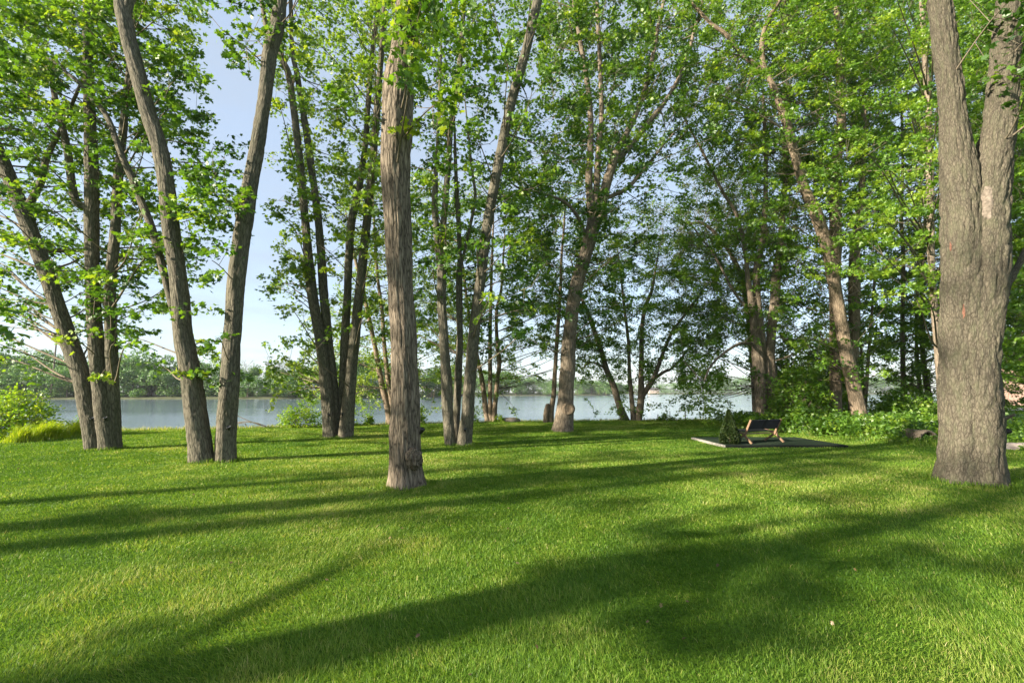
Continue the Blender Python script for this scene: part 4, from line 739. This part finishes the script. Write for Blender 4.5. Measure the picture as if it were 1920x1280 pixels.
# hollow curved log among the ferns
gp = G(1742, 834); lg = empty('hollow_log', gp, 'brown arched hollow log in the ferns left of the giant double trunk', 'log'); th = np.linspace(-.2, math.pi + .2, 18); V = []
for k, yy in enumerate(np.linspace(-.02, .75, 8)):
    for r_ in (.25, .19):
        V += [[math.cos(a) * r_ * (1.1 - .05 * k), yy, .17 + math.sin(a) * r_ * (1 + .04 * math.sin(5 * a + k))] for a in th]
V = np.array(V) + gp; F = []
for k in range(7):
    for q in range(17):
        a = k * 36 + q; F += [[a, a + 36, a + 37, a + 1], [a + 18, a + 19, a + 55, a + 54]]
for q in range(17): F.append([q, q + 1, q + 19, q + 18])
mesh('bark_shell', V, [F], BARK_K, lg, {'bark': V}, True)
V, F = twig_tube(gp + [-.30, -.06, 0], gp + [-.27, -.06, .34], .022, .018, n=4, k=8); mesh('prop_stick', V, F, TWIG, lg, smooth=True)
# gravel strip and building behind the giant trunk
PATH = plain('gravel', (.48, .40, .36), .95, 40, .25, .4); a, b = G(1700, 764), G(2300, 758)
V = np.array([[32, 40.0, .0], [75, 41, .0], [75, 47, .0], [36, 47, .0]]); V[:, 2] = .06; tag(mesh('gravel_path', V, [[[0, 1, 2, 3]]], PATH), 'pale pinkish gravel strip beyond the right hand lawn', 'path', kind='structure')
BRICK = plain('pink_brick', (.27, .18, .145), .9, 6, .25); ROOF = plain('grey_shingle', (.10, .095, .095), .9, 8, .3); WHITE = plain('white_paint', (.75, .74, .72), .6, 6, .08); PANE = plain('window_glass', (.03, .04, .05), .15, 5, .2, 0)
def house(name, label, x, y, z, wd, dp, hh, rh, wall, rz, nw):
    root = empty(name, (x, y, z), label, 'house', rz=rz); MB().box((0, 0, hh / 2 - .3), (wd, dp, hh + .6)).build('wall', wall, root, local=True)
    e = .5; X0, Y0 = wd / 2 + e, dp / 2 + e; V = []
    for dz in (0, .18): V += [[-X0, -Y0, hh + dz - .1], [X0, -Y0, hh + dz - .1], [X0, 0, hh + rh + dz], [-X0, 0, hh + rh + dz], [X0, Y0, hh + dz - .1], [-X0, Y0, hh + dz - .1]]
    mesh('roof', V, [[[0, 1, 2, 3], [3, 2, 4, 5], [6, 9, 8, 7], [9, 11, 10, 8], [0, 6, 7, 1], [5, 4, 10, 11], [0, 3, 9, 6], [3, 5, 11, 9], [1, 7, 8, 2], [2, 8, 10, 4]]], ROOF, root, local=True)
    g = np.array([[sx_ * wd / 2, q, zz] for sx_ in (-1, 1) for q, zz in ((-dp / 2, hh - .02), (dp / 2, hh - .02), (0, hh + rh * .93))]); [mesh('gable', g[q:q + 3], [[[0, 2, 1]]], wall, root, local=True) for q in (0, 3)]
    for k in range(nw):
        xx = (k + .5) / nw * wd - wd / 2; f = MB().box((xx, -dp / 2 - .03, hh * .55), (1.3, .1, 1.5)).build('window', WHITE, root, local=True); MB().box((xx, -dp / 2 - .085, hh * .55), (1.05, .03, 1.25)).build('pane', PANE, f, local=True)
house('brick_house', 'pink brick house glimpsed through leaves at the right border', 66, 60, 0, 12, 8, 4, 2.4, BRICK, .1, 3)
house('white_house', 'white house on the far left shore seen past the V shaped maple', -148, 206, 0.4, 9, 7, 9.0, 2.5, WHITE, .1, 3)
house('white_house', 'tiny pale house on the farthest shore right of centre', 236, 812, 1.0, 16, 10, 5, 4, plain('cream_paint', (.45, .36, .30), .7), .1, 4)

# ------------------------------------------------------------------ far shore trees
def far_tree_meshes(seed, nl, bare=False, pointed=False):
    rg = np.random.default_rng(seed); C = []
    if pointed:
        t = rg.random(nl) ** .7; az = rg.uniform(0, 6.28, nl); r = (1 - t) ** .8 * .24 * rg.uniform(.6, 1.05, nl); C = np.stack([r * np.cos(az), r * np.sin(az), .08 + t * .92], -1); nrm = np.stack([np.cos(az), np.sin(az), .5 + 0 * az], -1)
    else:
        nb = 13; bc = np.stack([rg.normal(0, .20, nb), rg.normal(0, .20, nb), rg.uniform(.10, .80, nb)], -1); br = rg.uniform(.13, .24, nb) * (1.15 - .5 * np.abs(bc[:, 2] - .45)); k = rg.integers(0, nb, nl); nrm = unit(rg.normal(0, 1, (nl, 3))); C = bc[k] + nrm * (br[k] * rg.uniform(.75, 1.05, nl))[:, None] * np.array([1.15, 1.15, .9]); C[:, 2] = np.clip(C[:, 2], .01, 1.05)
    V, F, k = leaves(C, nrm + rg.normal(0, .5, (nl, 3)) + [0, 0, .3], rg.normal(0, 1, (nl, 3)), rg.uniform(.035, .065, nl), 'star')
    return V, F, np.repeat(np.clip(rg.normal(.45, .2, nl), 0, 1), k)
LIB = []
for s in range(6):
    V, F, tn = far_tree_meshes(300 + s, 2300 if s < 5 else 1700, pointed=False); Vt, Ft, bt = tube(np.array([[0, 0, -.05, .022], [.01, 0, .3, .016], [0, .01, .7, .008]]), 8, .05, s); LIB.append((V, F, tn, Vt, Ft, bt))
PROTO = {}
def far_tree(name, label, group, x, y, z, h, wdt, kind, rz):
    root = empty(name, (x, y, z), label, 'tree', group, rz); root.scale = (h * wdt, h * wdt, h); root['kind'] = 'thing'
    if kind not in PROTO:
        V, F, tn, Vt, Ft, bt = LIB[kind]; PROTO[kind] = (mesh('crown', V, [F], LEAF_F, root, {'tint': tn}, local=True), mesh('trunk', Vt, Ft, BARK_K, root, {'bark': bt * 8}, True, local=True))
    else:
        for p in PROTO[kind]: c = p.copy(); COL.objects.link(c); c.parent = root
rg = np.random.default_rng(77); placed = []
for i in range(80):                       # left shore
    px = -120 + i * 12.3 + rg.uniform(-5, 5); front = i % 2 == 0
    y0 = np.interp(px, [-150, 0, 400, 640, 700, 760, 840], [174, 182, 190, 196, 212, 236, 258]); y = y0 + (rg.uniform(5, 9) if front else rg.uniform(14, 26)); x = (px - 960) / FPX * y
    h = rg.uniform(12, 17) if front else rg.uniform(19, 25)
    h *= np.interp(px, [0, 440, 500, 560, 720, 840], [.92, .76, .58, .72, .9, .9])
    far_tree('leafy_tree', 'low leafy tree at the front of the wood on the far left shore' if front else 'taller leafy tree at the back of the wood on the far left shore', 'front trees of the far left shore' if front else 'back trees of the far left shore', x, y, -.4 if front else .2, h, rg.uniform(.85, 1.25) if front else rg.uniform(.65, .95), int(rg.integers(0, 6)), rg.uniform(0, 6.28))
for i in range(26):                       # wood behind the middle of the river
    px = 838 + i * 8.2 + rg.uniform(-3, 3); y = rg.uniform(392, 425); h = np.interp(px, [840, 880, 930, 960, 1000, 1040], [18, 19, 23, 21, 18, 13]) * rg.uniform(.8, 1.05); far_tree('leafy_tree', 'leafy tree in the rounded wood across the middle of the river', 'trees of the rounded wood across the river', (px - 960) / FPX * y, y, 0, h, rg.uniform(.75, 1.1), int(rg.integers(0, 6)), rg.uniform(0, 6.28))
for i in range(20):
    px = 1070 + i * 5.2 + rg.uniform(-3, 3); y = rg.uniform(452, 480); h = np.interp(px, [1070, 1100, 1150, 1180], [15, 16, 14, 8]) * rg.uniform(.8, 1.1); far_tree('leafy_tree', 'leafy tree in the wood seen between the scarred maple and the low spreading shore tree', 'trees of the second wood across the river', (px - 960) / FPX * y, y, 0, h, rg.uniform(.8, 1.2), int(rg.integers(0, 6)), rg.uniform(0, 6.28))
mbl = MB(); tn = []                       # the farthest wood reads as one mass
for i in range(90):
    px = 1150 + i * 6.4; y = rg.uniform(815, 860) if px < 1330 else rg.uniform(790, 840); x = (px - 960) / FPX * y
    if abs(x - 236) < 16: continue
    V, F, t_, *_ = LIB[int(rg.integers(0, 6))]; h = rg.uniform(15, 22) * (1.0 if px < 1340 else 1.6); a = rg.uniform(0, 6.28); V2 = np.stack([(V[:, 0] * math.cos(a) - V[:, 1] * math.sin(a)) * h * 1.3, (V[:, 0] * math.sin(a) + V[:, 1] * math.cos(a)) * h * 1.3, V[:, 2] * h], -1)[:5400] + [x, y, 0]
    mbl.add(V2, [F[F.max(1) < len(V2)]], t_[:len(V2)])
o = mbl.build('far_wood', LEAF_F, None, 'tint'); tag(o, 'hazy band of woodland on the farthest shore', 'woodland', kind='stuff')
def bare_tree(px, y, h, seed, label):
    rg = np.random.default_rng(seed); x = (px - 960) / FPX * y; root = empty('bare_tree', (x, y, 0), label, 'tree', 'bare trees on the far left shore'); root['kind'] = 'thing'; mb = MB(); tk = MB()
    def grow(p, d, L_, r, lv):
        e = p + d * L_; V, F = twig_tube(p, e, r, r * .65, n=3, k=4); (tk if lv == 0 else mb).add(V, F)
        if lv < 5:
            for _ in range(3 if lv < 4 else 2): grow(p + d * L_ * rg.uniform(.55, 1), unit(d + rg.normal(0, .38, 3) + [0, 0, .12]), L_ * rg.uniform(.5, .78), r * .66, lv + 1)
    grow(np.array([x, y, 0.0]), np.array([0, 0, 1.0]), h * .36, .20, 0); tk.build('trunk', TWIG, root); mb.build('branches', TWIG, root)
for i, (px, y, h) in enumerate(((468, 206, 21), (500, 207, 19), (528, 206, 20.5), (545, 209, 18), (235, 205, 22), (255, 208, 19))):
    bare_tree(px, y, h, 500 + i, 'leafless grey tree standing behind the far left shore wood, right of the V shaped maple' if i < 4 else 'leafless grey tree on the far left shore, just right of the far left maple')
gp = np.array([(101 - 960) / FPX * 188, 188, 0]); pole = empty('utility_pole', gp, 'tall plain pole rising from the wood on the far left shore', 'pole'); V, F = twig_tube(gp, gp + [0, 0, 22.5], .30, .24, n=4, k=10); mesh('post', V, F, POST, pole, smooth=True); MB().box(gp + [0, 0, 22.0], (.5, .2, .12)).build('crossarm', POST, pole)

# ------------------------------------------------------------------ the hazy air over the river
m, t, o, N, L = mat('hazy_air'); pv = N('VolumePrincipled'); pv.inputs['Density'].default_value = .00012; pv.inputs['Color'].default_value = (.92, .95, 1.0, 1); L(pv.outputs[0], o.inputs['Volume'])
hz = mesh('haze', np.array([[x, y, z] for x in (-1300, 2600) for y in (-200, 4600) for z in (-3.0, 45.0)]), [[[0, 1, 3, 2], [4, 6, 7, 5], [0, 4, 5, 1], [2, 3, 7, 6], [0, 2, 6, 4], [1, 5, 7, 3]]], m)
tag(hz, 'thin pale haze over the river', 'haze', kind='stuff')
